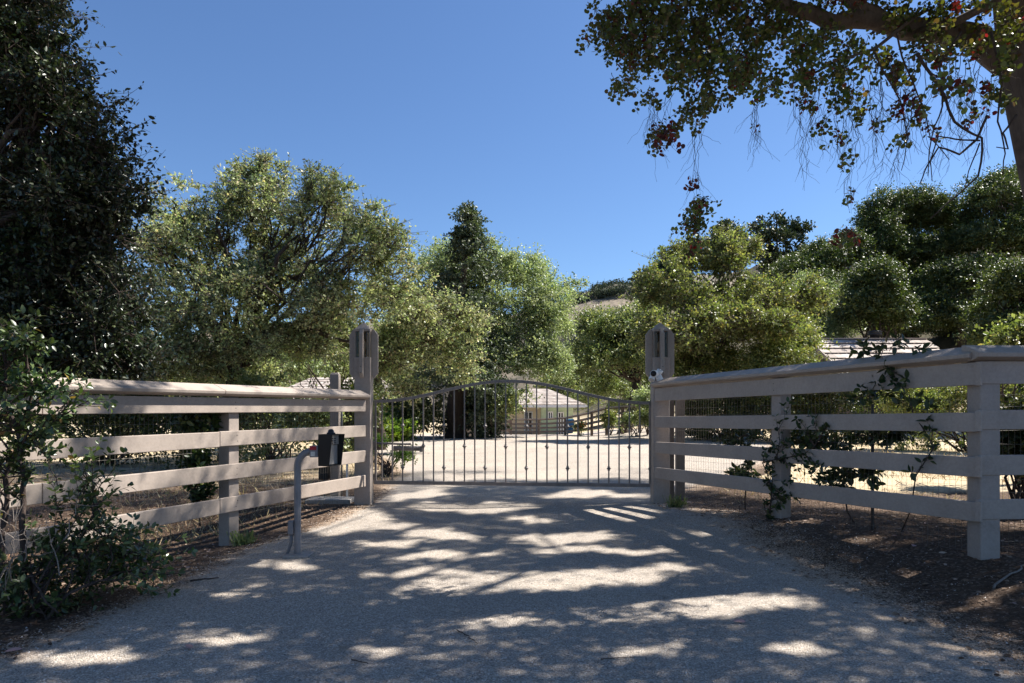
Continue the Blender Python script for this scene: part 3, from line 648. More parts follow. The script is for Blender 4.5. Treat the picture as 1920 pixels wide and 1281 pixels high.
# ------------------------------------------------------------------ intercom on a gooseneck post
IY = 6.56; ix = gx(558, IY); k = IY/F; zi = gzs(ix, IY)
ic = empty('intercom_stand', (ix, IY, zi), 'grey gooseneck intercom stand with a hooded black box, left of the driveway', 'intercom')
MB().box(ix-0.11, ix+0.13, IY-0.12, IY+0.12, zi-0.06, zi+0.028).build('base_plate', M['concrete'], ic, 0.008)
z_h = H-(845-CY)*k; z_b = H-(875-CY)*k; r = z_h-z_b
def sq_sweep(pts, w):
    mb = MB(); n = len(pts); vs = []
    for i, p in enumerate(pts):
        d = nrm(np.asarray(pts[min(i+1, n-1)])-np.asarray(pts[max(i-1, 0)])); yv = np.array([0, 1.0, 0]); a = np.cross(yv, d)
        c = 0.35
        for s, t in ((-1, -c), (-c, -1), (c, -1), (1, -c), (1, c), (c, 1), (-c, 1), (-1, c)): vs.append(np.asarray(p)+a*s*w/2+yv*t*w/2)
    fs = [(i*8+q, i*8+(q+1) % 8, i*8+8+(q+1) % 8, i*8+8+q) for i in range(n-1) for q in range(8)]+[tuple(range(7, -1, -1)), tuple(range((n-1)*8, n*8))]
    mb.add(vs, fs); return mb
pts = [(ix, IY, zi+0.02), (ix, IY, z_b)]+[(ix+r*(1-math.cos(a)), IY, z_b+r*math.sin(a)) for a in np.linspace(0.15, math.pi/2, 11)]+[(gx(588, IY), IY, z_h)]
o = sq_sweep(pts, 0.063).build('gooseneck', M['metal'], ic)
x0 = gx(583, IY); jb = MB().box(x0, x0+0.082, IY-0.05, IY+0.05, z_h-0.062, z_h+0.048).build('junction_box', M['metal'], ic, 0.006)
MB().box(x0+0.002, x0+0.066, IY-0.0535, IY-0.0505, z_h+0.008, z_h+0.044).build('red_label', M['red'], jb)
MB().box(x0+0.014, x0+0.052, IY-0.054, IY-0.0505, z_h-0.05, z_h-0.008).build('face_plate', M['steel'], jb)
MB().cyl((x0+0.08, IY, z_h), (gx(608, IY), IY, z_h), 0.026, n=14).build('pipe', M['metal'], ic)
# hooded housing: back to the left, mouth open to the driver on the right
bx = gx(606.5, IY); T0, B0 = H-(814-CY)*k, H-(873-CY)*k
yw = 0.095
hd = MB()
ang = R(-24); ca, sa = math.cos(ang), math.sin(ang)
def hp(px, py, pz):      # local: x towards the driver, y across
    return (bx+0.06+(px-0.06)*ca-py*sa, IY+(px-0.06)*sa+py*ca, pz)
outer = [(0, T0), (0.165, T0), (0.125, B0), (0.0, B0)]
for sgn in (-1, 1):
    ya, yb = (-yw, -yw+0.006) if sgn < 0 else (yw-0.006, yw)
    hd.add([hp(p[0], ya, p[1]) for p in outer]+[hp(p[0], yb, p[1]) for p in outer], [(0, 1, 2, 3), (7, 6, 5, 4), (0, 4, 5, 1), (1, 5, 6, 2), (2, 6, 7, 3), (3, 7, 4, 0)])
def slab(a, b, c, d, t):
    q = [hp(*a), hp(*b), hp(*c), hp(*d)]; nn = nrm(np.cross(np.subtract(q[1], q[0]), np.subtract(q[2], q[0])))*t
    hd.add(q+[tuple(np.add(p, nn)) for p in q], [(0, 1, 2, 3), (7, 6, 5, 4), (0, 4, 5, 1), (1, 5, 6, 2), (2, 6, 7, 3), (3, 7, 4, 0)])
e = yw-0.0065
slab((0.0, -e, T0), (0.165, -e, T0), (0.165, e, T0), (0.0, e, T0), -0.006)
slab((0.0, -e, B0), (0.125, -e, B0), (0.125, e, B0), (0.0, e, B0), 0.006)
slab((0.0, -e, B0+.007), (0.0, e, B0+.007), (0.0, e, T0-.007), (0.0, -e, T0-.007), 0.006)
ho = hd.build('hooded_housing', M['black'], ic)
def hbox(name, x0, x1, y0, y1, z0, z1, mat, par, bev=0.0):
    vs = [hp(a, b_, c) for c in (z0, z1) for b_ in (y0, y1) for a in (x0, x1)]
    return MB().add(vs, [(0, 2, 3, 1), (4, 5, 7, 6), (0, 1, 5, 4), (2, 6, 7, 3), (0, 4, 6, 2), (1, 3, 7, 5)]).build(name, mat, par, bev)
hbox('keypad', 0.085, 0.10, -e+0.002, e-0.002, T0-0.10, T0-0.008, M['steel'], ic, 0.003)
hbox('face_plate', 0.070, 0.085, -e+0.002, e-0.002, B0+0.012, T0-0.104, M['steel'], ic, 0.003)
for a in range(3):
    for b_ in range(3): hbox('button', 0.1005, 0.104, -0.045+0.035*a-0.009, -0.045+0.035*a+0.009, T0-0.045-0.02*b_-0.006, T0-0.045-0.02*b_+0.006, M['dark'], ic)
MB().lathe(hp(0.075, 0, T0+0.0005), UP, [(0, 0.04), (0.012, 0.042), (0.016, 0.032), (0.036, 0.026), (0.046, 0.016), (0.05, 0.0)], 18).build('call_dome', M['dark'], ic)
cx_ = ix-0.05
MB().box(cx_-0.035, cx_+0.016, IY-0.035, IY+0.035, zi+0.215, zi+0.345).build('splice_box', M['metal'], ic, 0.006)
MB().tube([(cx_-0.01, IY, zi+0.22), (cx_-0.012, IY, zi+0.14), (cx_-0.035, IY, zi+0.06), (cx_-0.075, IY+0.01, zi-0.03)], [0.016, 0.016, 0.015, 0.015], 10).build('conduit', M['conduit'], ic)

# ------------------------------------------------------------------ security camera on the right fence cap
cy = 9.86; kc = cy/F; sc = empty('security_camera', (gx(1244, cy), cy, H-(724-CY)*kc), 'white security camera with two floodlights on the right fence end', 'security camera')
def cp(u, v, dy=0): return np.array([(u-CX)*kc, cy+dy, H-(v-CY)*kc])
a, b_ = cp(1242, 720, 0.02), cp(1230, 700, -0.06)
d = nrm(b_-a)
MB().lathe(a-d*0.02, d, [(0, 0.062), (0.006, 0.066), (0.022, 0.066), (0.028, 0.058)], 24).build('gasket', M['conduit'], sc)
MB().lathe(a+d*0.009, d, [(0, 0.075), (0.012, 0.076), (0.018, 0.055), (0.06, 0.048), (0.125, 0.046), (0.135, 0.03), (0.137, 0.0)], 24).build('mount', M['white'], sc)
hb = b_+d*0.0; ax_ = nrm(np.array([-0.45, -0.85, 0.02])); c0 = cp(1226, 702, -0.10)
body = MB().lathe(c0-ax_*0.03, ax_, [(0, 0.0), (0.003, 0.03), (0.012, 0.044), (0.05, 0.050), (0.115, 0.050), (0.122, 0.047), (0.123, 0.043), (0.118, 0.041)], 28).build('camera_head', M['white'], sc)
MB().lathe(c0+ax_*0.0925, ax_, [(0, 0.042), (0.002, 0.042), (0.003, 0.02), (0.006, 0.018), (0.0065, 0.0)], 24).build('lens', M['black'], body)
for (u, v, dd, dy) in ((1232.5, 703, np.array([0.42, -0.35, 0.8]), -0.02), (1222, 706, np.array([-0.3, -0.6, -0.65]), -0.05)):
    dd = nrm(dd); p = cp(u, v, dy)
    lh = MB().lathe(p, dd, [(0, 0.022), (0.01, 0.036), (0.05, 0.044), (0.078, 0.044), (0.082, 0.040)], 24).build('floodlight', M['white'], sc)
    MB().lathe(p+dd*0.0825, dd, [(0, 0.040), (0.003, 0.036), (0.004, 0.0)], 20).build('lens', M['steel'], lh)

# ------------------------------------------------------------------ buildings
def siding(name, base, pitch=0.16):
    m, nt, out = newmat(name); T = NT(nt); tc = T.n('ShaderNodeTexCoord'); sp = T.n('ShaderNodeSeparateXYZ'); T.link(tc, 'Object', sp, 0)
    w = T.n('ShaderNodeMath', operation='MODULO', i_1=pitch); T.link(sp, 2, w, 0)
    nz = T.noise(3, 4, 0.6, (tc, 'Object')); r = T.ramp(nz, 'Fac', [(0.3, [c*0.88 for c in base]), (0.7, base)])
    bm = T.n('ShaderNodeBump', i_Strength=0.8, i_Distance=0.12); T.link(w, 0, bm, 'Height')
    p = T.n('ShaderNodeBsdfPrincipled', i_Roughness=0.7); T.link(r, 'Color', p, 'Base Color'); T.link(bm, 'Normal', p, 'Normal'); T.link(p, 'BSDF', out, 'Surface'); return m
M['sid_green'] = siding('green_siding', (0.50, 0.60, 0.41)); M['sid_teal'] = siding('teal_siding', (0.13, 0.21, 0.20))
M['stucco'] = plain('beige_wall', (0.82, 0.68, 0.48), 0.85, 0, 0.08, 6, 0.1)
M['trim'] = plain('white_trim', (0.72, 0.72, 0.72), 0.5, 0, 0.06, 6)
def tilemat():
    m, nt, out = newmat('shake_tile'); T = NT(nt); g = T.n('ShaderNodeNewGeometry'); r = T.ramp(g, 'Random Per Island', [(0, (0.30, 0.25, 0.215)), (0.6, (0.42, 0.355, 0.31)), (1, (0.52, 0.46, 0.41))])
    p = T.n('ShaderNodeBsdfPrincipled', i_Roughness=0.85); T.link(r, 'Color', p, 'Base Color'); T.link(p, 'BSDF', out, 'Surface'); return m
M['tile'] = tilemat()
def courses(mb, e0, e1, r1, r0, n, tw=0.32, lift=0.05):
    e0, e1, r1, r0 = (np.asarray(p, float) for p in (e0, e1, r1, r0)); nn = nrm(np.cross(e1-e0, r0-e0)); nn = nn if nn[2] > 0 else -nn
    for i in range(n):
        t0, t1 = i/n, min(1, (i+1.12)/n)
        a0, a1 = e0+(r0-e0)*t0, e1+(r1-e1)*t0; b0, b1 = e0+(r0-e0)*t1, e1+(r1-e1)*t1
        m = max(1, int(np.linalg.norm(a1-a0)/tw))
        for j in range(m):
            s0, s1 = j/m, (j+0.97)/m
            q = [a0+(a1-a0)*s0+nn*(lift+rng.uniform(0, .012)), a0+(a1-a0)*s1+nn*(lift+rng.uniform(0, .012)), b0+(b1-b0)*s1+nn*0.012, b0+(b1-b0)*s0+nn*0.012]
            lo = [q[0]-nn*0.04, q[1]-nn*0.04]
            mb.add(q+lo, [(0, 1, 2, 3), (4, 5, 1, 0)])
    mb.add([e0, e1, r1, r0], [(0, 1, 2, 3)])
def opening(root, name, x0, x1, y, z0, z1, nx, nz):
    """glazed door or window with frame and muntins, on a wall facing -Y"""
    w = MB().box(x0, x1, y-0.05, y-0.02, z0, z1).build(name, M['window'], root)
    f = MB()
    for xx in np.linspace(x0, x1, nx+1): f.box(xx-0.05, xx+0.05, y-0.10, y-0.051, z0-0.05, z1+0.05)
    for j, zz in enumerate(np.linspace(z0, z1, nz+1)):
        if j in (0, nz):
            for q in range(nx): a, c = np.linspace(x0, x1, nx+1)[q:q+2]; f.box(a+0.051, c-0.051, y-0.10, y-0.052, zz-0.05, zz+0.05)
    f.build('frame', M['trim'], w)
# the green cottage seen through the gate
Y = 60.0; k = Y/F; zb = -1.1
def ux(u, yy=Y): return (u-CX)/F*yy
def vz(v, yy=Y): return H-(v-CY)/F*yy
ho = empty('house', (ux(1030), Y, zb), 'green and beige house with hipped tile roof seen through the gate bars', 'house')
xa, xm, xb = ux(868), ux(1017), ux(1079)
yr, yl = 62.4, 63.4
MB().box(xm, xb, yr, 69, zb, vz(762)).build('wall', M['sid_green'], ho)
MB().box(xa, xm-0.003, yl, 69, zb, vz(762)).build('wall', M['stucco'], ho)['label'] = 'recessed beige wall'
MB().box(ux(868), ux(908), 61.2, yl-0.003, zb, vz(765)).build('wall', M['sid_green'], ho)
MB().box(ux(908)+0.003, ux(914), 61.1, 61.4, zb, vz(765)).build('corner_post', M['trim'], ho)
xe0, xe1, ze, zr = ux(872), ux(1102), vz(759), vz(728)+0.1
rb = MB()
ra, rc = (ux(900), 66, zr), (ux(1033), 66, zr)
courses(rb, (xe0, 61, ze), (xe1, 61, ze), rc, ra, 11); courses(rb, (xe1, 61, ze), (xe1, 70.5, ze), (ux(1033), 66.02, zr), rc, 11); courses(rb, (xe0, 70.5, ze), (xe0, 61, ze), ra, (ux(900), 66.02, zr), 11)
rb.add([(xe1, 70.5, ze), (xe0, 70.5, ze), ra, rc], [(0, 1, 2, 3)])
ro = rb.build('roof', M['tile'], ho)
g = MB(); g.box(xe0, xe1, 60.86, 60.98, ze-0.22, ze-0.02); g.box(xe1+0.003, xe1+0.12, 60.9, 70.5, ze-0.22, ze-0.02); g.build('gutter', M['trim'], ro)
MB().box(xe0+0.1, xe1-0.1, 61.0, yr+0.3, ze-0.26, ze-0.235).build('soffit', M['trim'], ro)
opening(ho, 'french_door', ux(985), ux(1000), yl, zb+0.05, vz(773), 2, 3)
opening(ho, 'window', ux(1031), ux(1039), yr, vz(786), vz(773), 2, 1)
opening(ho, 'french_door', ux(1050), ux(1060), yr, zb+0.05, vz(774), 2, 3)
# left house behind the oak
Y2 = 50.0
h2 = empty('house', (ux(650, Y2), Y2, -0.4), 'teal sided house with pale tile roof partly hidden behind the big oak', 'house')
X0, X1 = ux(500, Y2), ux(757, Y2)
MB().box(X0, X1-0.5, Y2+1.0, Y2+8, -0.8, vz(752, Y2)).build('wall', M['sid_teal'], h2)
rb = MB(); ze2, zr2 = vz(749, Y2), vz(712, Y2)+0.35
courses(rb, (X0-0.5, Y2, ze2), (X1, Y2, ze2), (X1-2.8, Y2+4.5, zr2), (X0+2, Y2+4.5, zr2), 9); courses(rb, (X1, Y2, ze2), (X1, Y2+9, ze2), (X1-2.8, Y2+4.52, zr2), (X1-2.8, Y2+4.5, zr2), 9)
rb.add([(X1, Y2+9, ze2), (X0-.5, Y2+9, ze2), (X0+2, Y2+4.5, zr2), (X1-2.8, Y2+4.5, zr2)], [(0, 1, 2, 3)])
ro = rb.build('roof', M['tile'], h2)
MB().box(X0-0.5, X1, Y2-0.13, Y2-0.01, ze2-0.24, ze2-0.02).build('gutter', M['trim'], ro)
opening(h2, 'window', ux(704, Y2), ux(716, Y2), Y2+1.0, vz(793, Y2), vz(762, Y2), 2, 1)
# shed with a tiled roof behind the right fence
Y3 = 33.0
sh = empty('shed', (ux(1650, Y3), Y3, 0.5), 'small shed with pale tiled gable roof behind the right fence', 'shed')
X0, X1 = ux(1566, Y3), ux(1790, Y3); ze3, zr3 = vz(682, Y3), vz(626, Y3)
MB().box(X0+0.2, X1, Y3+0.3, Y3+5.3, 0.2, ze3).build('wall', M['rustic'], sh)
MB().prism([(0.3, ze3), (5.3, ze3), (2.8, zr3-0.12)], (X0+0.2, Y3, 0), (0, 1, 0), UP, (1, 0, 0), 0.08).build('gable', M['rustic'], sh)
rb = MB(); courses(rb, (X0, Y3, ze3-0.05), (X1+0.3, Y3, ze3-0.05), (X1+0.3, Y3+2.8, zr3), (X0-0.12, Y3+2.8, zr3), 5, 0.4, 0.085)
courses(rb, (X1+0.3, Y3+5.6, ze3-0.05), (X0, Y3+5.6, ze3-0.05), (X0-0.12, Y3+2.8, zr3), (X1+0.3, Y3+2.8, zr3), 5, 0.4, 0.085)
ro = rb.build('roof', M['tile'], sh)
mb = MB()
for y0, y1 in ((Y3-0.03, Y3+2.8), (Y3+5.63, Y3+2.8)): mb.bar((X0-0.05, y0, ze3-0.1), (X0-0.14, y1, zr3-0.02), 0.04, 0.2)
mb.build('barge_board', M['fence'], ro)
mb = MB(); mb.bar((X0-0.14, Y3+2.8, zr3+0.05), (X1+0.3, Y3+2.8, zr3+0.05), 0.22, 0.06); mb.build('ridge_cap', M['tile'], ro)
vx = ux(1702, Y3); mb = MB(); mb.lathe((vx, Y3+3.0, zr3-0.1), UP, [(0, 0.24), (0.35, 0.24), (0.36, 0.36), (0.41, 0.37), (0.45, 0.28), (0.48, 0.36), (0.53, 0.37), (0.60, 0.14), (0.61, 0)], 18); mb.build('roof_vent', M['dark'], ro)

# brown paddock fence in front of the house, curving up to the right
path = [(958, 55, 786, 814), (1010, 54, 786, 814), (1060, 50, 783, 813), (1085, 46, 778, 812), (1110, 42, 772, 807), (1138, 38.5, 764.5, 802), (1168, 37, 762, 799), (1200, 36, 761, 797), (1245, 35, 760, 797)]
pf = empty('paddock_fence', pt(1085, 800, 46), 'brown four rail paddock fence curving up the bank in front of the house', 'fence')
P0 = [pt(u, t, Yy) for u, Yy, t, b in path]; P1 = [pt(u, b, Yy) for u, Yy, t, b in path]
for i in range(len(path)-1):
    for q, fr_ in enumerate((0.03, 0.33, 0.6, 0.86)):
        a = P0[i]+(P1[i]-P0[i])*fr_; c = P0[i+1]+(P1[i+1]-P0[i+1])*fr_
        MB().bar(a, c, 0.05, 0.15).build('rail', M['rustic'], pf)
    MB().bar(P0[i], P0[i+1], 0.2, 0.06).build('cap_rail', M['fence'], pf)
for i in range(len(path)):
    a = P0[i]; x, y = a[0], a[1]+0.11
    MB().box(x-0.08, x+0.08, y-0.08, y+0.08, min(gzs(x, y), P1[i][2])-0.3, a[2]-0.04).build('post', M['rustic'], pf)
lf = empty('low_fence', pt(930, 806, 57), 'low grey brown three rail fence along the house wall left of the paddock fence', 'fence')
for zz in (vz(789, 57)-.1, vz(798, 57), vz(807, 57)): MB().bar((ux(914, 57), 57, zz), (ux(957, 57), 57, zz), 0.05, 0.2).build('rail', M['rustic'], lf)
for u in (915, 936, 956): MB().box(ux(u, 57)-0.09, ux(u, 57)+0.09, 57.03, 57.2, -1.2, vz(788, 57)).build('post', M['rustic'], lf)
# blue bin by the house
bY = 51; x = ux(1068, bY); zg = vz(812, bY); bn = empty('wheelie_bin', (x, bY, zg), 'blue wheelie bin standing at the paddock fence near the house', 'bin')
M['blue'] = plain('blue_plastic', (0.05, 0.22, 0.42), 0.5, 0, 0.1, 10)
MB().add([(x-.22, bY-.22, zg), (x+.22, bY-.22, zg), (x+.22, bY+.25, zg), (x-.22, bY+.25, zg), (x-.3, bY-.3, zg+.55), (x+.3, bY-.3, zg+.55), (x+.3, bY+.35, zg+.55), (x-.3, bY+.35, zg+.55)],
         [(3, 2, 1, 0), (4, 5, 6, 7), (0, 1, 5, 4), (1, 2, 6, 5), (2, 3, 7, 6), (3, 0, 4, 7)]).build('body', M['blue'], bn, 0.03)
MB().box(x-.32, x+.32, bY-.34, bY+.38, zg+.555, zg+1.03).build('lid', M['blue'], bn, 0.02)
for s in (-1, 1): MB().cyl((x+s*.27, bY+.3, zg+.1), (x+s*.22, bY+.3, zg+.1), .1, n=14).build('wheel', M['black'], bn)
# white garden chair by the left house
cY = 34; x = ux(742, cY); zg = gzs(x, cY); ch = empty('garden_chair', (x, cY, zg), 'white garden chair half hidden by plants near the left house', 'chair')
MB().box(x-.27, x+.27, cY-.25, cY+.25, zg+.40, zg+.45).build('seat', M['white'], ch, 0.01)
for q in range(5): MB().box(x-.27+q*.112, x-.27+q*.112+.08, cY+.22, cY+.25, zg+.46, zg+.98).build('back_slat', M['white'], ch)
for s in (-1, 1):
    for t in (-1, 1): MB().box(x+s*.24-.03, x+s*.24+.03, cY+t*.21-.03, cY+t*.21+.03, zg, zg+.395).build('leg', M['white'], ch)
    MB().box(x+s*.25-.045, x+s*.25+.045, cY-.26, cY+.22, zg+.62, zg+.65).build('armrest', M['white'], ch)

# ------------------------------------------------------------------ trees beyond the gate
def E(u, v, Y, ru, rv, ry): return (pt(u, v, Y), np.array([ru*Y/F, ry, rv*Y/F]))
def lobes_of(specs, k=6, **kw):
    out = []
    for c, r in specs: out += sub_lobes(c, r, k, **kw)
    return out
def on(u, Y): x = gx(u, Y); return np.array([x, Y, gzs(x, Y)])

# big white oak left of centre
Y = 18.0
sp = [E(400, 430, 18, 95, 75, 1.3), E(480, 375, 18.5, 80, 65, 1.3), E(590, 400, 18, 75, 65, 1.3), E(680, 470, 17.5, 70, 70, 1.2), E(330, 500, 17.5, 70, 90, 1.2), E(310, 610, 17, 70, 70, 1.2), E(420, 560, 16.6, 90, 75, 1.0),
      E(530, 520, 18.5, 95, 80, 1.4), E(620, 580, 17.5, 80, 60, 1.2), E(720, 560, 17.5, 45, 50, 1.0), E(480, 645, 17, 60, 45, 1.0), E(350, 680, 17, 90, 45, 1.1), E(570, 645, 18, 60, 34, 1.0), E(290, 690, 17.5, 60, 40, 1.0), E(655, 660, 18.5, 40, 36, .8), E(480, 700, 19.5, 50, 30, .9), E(400, 715, 19.5, 70, 26, .9)]
lb = lobes_of(sp, 6, jitter=0.95, size=(0.26, 0.46))+[(c, r*.92) for c, r in sp]*3
lb += [E(432, 322, 18, 18, 14, .4), E(478, 316, 18, 22, 14, .4), E(352, 352, 18, 22, 14, .4), E(610, 345, 18, 20, 22, .4), E(745, 520, 17.5, 40, 44, .6), E(775, 550, 17.6, 24, 36, .5), E(735, 445, 17.5, 30, 22, .4), E(705, 405, 17.5, 18, 14, .4), E(640, 360, 18, 20, 16, .4), E(755, 480, 17.5, 20, 18, .4)]
wo = tree('oak_tree', 'big spreading oak with pale green leaves and visible limbs left of the gate', 'tree', on(432, 18.4), 2.2, lb, 2500, 48, 0.25, 0.080, 'lobed', 'l_oak', 0.24, twigs=True, shell=(0.3, 1.12), gap=-.5, nlimb=30, fork=pt(440, 690, 18.4), twr=0.008)
# heavy crooked limbs that show in front of the leaves
lm = MB()
for pts_, r0, r1 in (([(440, 690), (455, 640), (475, 590), (500, 520), (520, 480), (560, 440)], .13, .035), ([(440, 700), (428, 640), (395, 600), (350, 560), (330, 520)], .13, .04), ([(455, 650), (520, 610), (590, 600), (640, 588)], .085, .02),
                     ([(500, 530), (560, 520), (620, 480), (650, 440), (645, 400)], .10, .03), ([(475, 600), (440, 540), (430, 480), (410, 430)], .10, .03), ([(560, 610), (620, 640), (680, 640)], .08, .03)):
    P = [pt(u, v, 17.4+0.5*math.sin(i*1.3)) for i, (u, v) in enumerate(pts_)]
    F2 = []
    for i in range(len(P)-1):
        for t in (0, .5): F2.append(P[i]+(P[i+1]-P[i])*t+rng.normal(size=3)*0.05)
    F2.append(P[-1]); lm.tube(F2, [r0+(r1-r0)*i/(len(F2)-1) for i in range(len(F2))], 9, True, 0.06)
lm.build('limbs', M['bark'], wo)
# pale hanging branches right of the left post
lb = lobes_of([E(770, 620, 21, 75, 60, 1.2), E(840, 600, 22, 55, 45, 1.1), E(735, 690, 20.5, 55, 50, 1.0), E(820, 680, 21.5, 65, 45, 1.1), E(700, 560, 21, 30, 40, .8)], 5, jitter=0.85, size=(0.35, 0.55))
lb += [E(880, 655, 22, 22, 26, .5), E(760, 735, 21, 30, 14, .5), E(870, 700, 22, 22, 18, .5), E(715, 735, 20, 18, 14, .4)]
tree('oak_tree', 'smaller oak with pale drooping leaves right of the left lantern post', 'tree', on(712, 23.0), 2.8, lb, 860, 46, 0.28, 0.092, 'lobed', 'l_oak', 0.15, twigs=True, nlimb=18, fork=pt(700, 640, 22), twr=0.008)
# redwood
Yr = 32.5; base = on(855, Yr); lb = []
for i in range(34):
    t = i/33.0; v = 395+(800-395)*t; rr = 10+95*min(1, t*1.25)**0.75*(1 if t < .85 else .9)
    for q in range(2 if t < .2 else 3):
        a = rng.uniform(0, 6.28); w = rr*rng.uniform(0.45, 0.85)
        c = pt(880-25*t, v, Yr)+np.array([math.cos(a)*w*Yr/F, math.sin(a)*w*Yr/F, rng.uniform(-.2, .2)])
        if t > 0.80 and c[1] < Yr-0.4 and abs((c[0]/c[1]*F+CX)-855) < 45: continue
        for _ in range(4 if t < .18 else 2 if t < .3 else 1): lb.append((c, np.array([max(rr, 16)*.45*Yr/F, max(rr, 16)*.45*Yr/F, (10+8*t)*Yr/F])))
tree('redwood_tree', 'dark conifer with pointed top and thick reddish trunk behind the gate', 'tree', base, 4.5, lb, 1300, 60, 0.32, 0.13, 'oval', 'l_fir', 0.40, 'pinebark', shell=(0.2, 1), nlimb=0, droop=0.35, flat=0.5)
tr_ = [o for o in COL.objects if o.name.startswith('redwood_tree')][0]
mb = MB(); q0 = base+np.array([0, 0, 4.3]); q1 = pt(880, 400, Yr); mb.tube([q0, q0*.6+q1*.4, q0*.25+q1*.75, q1], [.30, .2, .09, .02], 9)
for c, r in lb[::2]: z_ = min(max(c[2]+.3, .9), q1[2]-.2); t_ = (z_-base[2])/(q1[2]-base[2]); a_ = base+(q1-base)*t_; limb(mb, a_, c, .05*(1.1-t_)+.01, .01, 5, .1, -.03, 5)
mb.build('limbs', M['pinebark'], tr_)
# dark shrubs below it
def bush(name, label, cat, specs, k, ncl, per, crad, ls, kind, lm_, group=None, twigs=False, up=0.5, skirt=0.0, **kw):
    lb = lobes_of(specs, k, **kw) if k else specs
    c0 = np.mean([s[0] for s in specs], 0); b = np.array([c0[0], c0[1], gzs(c0[0], c0[1])]); root = empty(name, b, label, cat, group)
    tb = MB()
    for c, r in lb[:24]: limb(tb, b+np.array([rng.normal()*.08, rng.normal()*.08, -.1]), c, 0.03, 0.006, 6, 0.15, 0.05, 5)
    tb.build('stems', M['twig'], root)
    C, O = clumps(lb, ncl, (0.4, 1.0)); L = Leaves(); tw = MB() if twigs else None
    if skirt: C[:, 2] = np.where(rng.random(len(C)) < skirt, gz(C[:, 0], C[:, 1])+(C[:, 2]-gz(C[:, 0], C[:, 1]))*rng.random(len(C)), C[:, 2])
    gg = gz(C[:, 0], C[:, 1])+0.04; C[:, 2] = np.maximum(C[:, 2], gg)
    clump_leaves(C, O, per, crad*rng.uniform(0.7, 1.3, len(C)), ls, kind, L, up, 0.8, 0, 6, tw, 0.003)
    L.build('foliage', M[lm_], root)
    if twigs: tw.build('twigs', M['twig'], root)
    return root
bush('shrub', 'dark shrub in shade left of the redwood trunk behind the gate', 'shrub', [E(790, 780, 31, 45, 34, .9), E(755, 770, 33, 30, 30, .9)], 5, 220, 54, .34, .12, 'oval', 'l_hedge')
bush('shrub', 'dark green bush right of the redwood trunk in front of the house', 'shrub', [E(945, 760, 31, 36, 38, .9), E(905, 765, 34.5, 30, 26, .8)], 5, 240, 54, .34, .12, 'oval', 'l_mid')
# tall grey green live oak behind the redwood
lb = lobes_of([E(900, 520, 35, 95, 70, 1.5), E(860, 590, 34.6, 80, 70, 1.5), E(960, 590, 34.4, 90, 70, 1.5), E(1020, 600, 34.8, 60, 75, 1.5), E(900, 660, 33.6, 85, 60, 1.5), E(1000, 680, 34, 80, 50, 1.5), E(850, 520, 35.4, 60, 55, 1.4), E(980, 520, 35.4, 50, 45, 1.4), E(1040, 690, 34.6, 35, 45, 1.4), E(930, 690, 33.4, 70, 36, 1.4)], 6, jitter=0.8, size=(0.32, 0.52))
lb += [E(1060, 560, 36, 22, 26, .7), E(1075, 545, 36, 16, 16, .5), E(1010, 520, 37, 26, 26, .7), E(820, 485, 36, 26, 24, .7), E(805, 530, 35.5, 40, 44, 1.1), E(785, 575, 35.5, 36, 44, 1.1), E(905, 470, 36, 36, 22, .8)]
tree('live_oak_tree', 'tall grey green live oak with the conifer tip showing above it, behind the gate', 'tree', on(875, 36.5), 3.2, lb, 2100, 50, 0.42, 0.12, 'oval', 'l_olive', 0.3, nlimb=26, shell=(0.55, 1.08), up=0.4, gap=-.7)
# tree with leaning brown trunk at the right of the court
lb = lobes_of([E(1120, 640, 40, 45, 58, 2), E(1180, 635, 39, 55, 52, 2), E(1150, 680, 38, 60, 50, 2), E(1205, 680, 38, 45, 55, 2), E(1100, 690, 41, 28, 45, 1.6), E(1235, 640, 39, 40, 60, 2), E(1140, 650, 41, 46, 34, 2), E(1112, 612, 40.5, 28, 26, 1.2), E(1150, 606, 40.5, 36, 24, 1.2), E(1195, 598, 40, 34, 30, 1.4), E(1105, 670, 41, 30, 44, 2), E(1130, 730, 42, 50, 26, 2)], 6, jitter=0.8, size=(0.32, 0.5))
tree('bay_tree', 'leafy tree with leaning brown trunk left of the right lantern post', 'tree', on(1172, 38.5), 2.6, lb, 1350, 54, 0.48, 0.14, 'oval', 'l_mid', 0.30, nlimb=26, shell=(0.5, 1.0), fork=pt(1196, 715, 38.5))
# right oak, yellow green, spreading behind the right post and fence
lb = lobes_of([E(1275, 560, 30, 75, 65, 1.8), E(1340, 520, 31, 75, 55, 1.8), E(1400, 560, 30, 80, 70, 1.8), E(1250, 640, 28, 70, 55, 1.6), E(1340, 630, 28, 90, 60, 1.7), E(1440, 620, 28.5, 75, 55, 1.7), E(1500, 590, 31, 60, 60, 1.7), E(1380, 480, 32, 45, 32, 1.2)], 6, jitter=0.85, size=(0.3, 0.5))
lb += [E(1275, 480, 31, 30, 22, .7), E(1320, 470, 31, 34, 22, .7), E(1355, 455, 31, 26, 20, .7), E(1235, 540, 30, 26, 24, .7)]
tree('oak_tree', 'wide yellow green oak behind the right lantern post and fence', 'tree', on(1318, 31.5), 2.4, lb, 1900, 42, 0.34, 0.115, 'lobed', 'l_yel', 0.26, twigs=True, nlimb=30, fork=pt(1318, 700, 31), twr=0.01, shell=(.4, 1.12), gap=-.5)
lb = lobes_of([E(1250, 690, 30, 55, 38, 1.3), E(1330, 690, 30, 70, 36, 1.3), E(1420, 680, 29, 75, 40, 1.3), E(1500, 660, 29.5, 55, 40, 1.3), E(1380, 725, 29, 110, 22, 1.3), E(1290, 735, 29, 40, 20, 1.2), E(1496, 650, 30, 20, 30, .9), E(1508, 700, 29.5, 24, 26, .9)], 5, jitter=0.85, size=(0.32, 0.5))
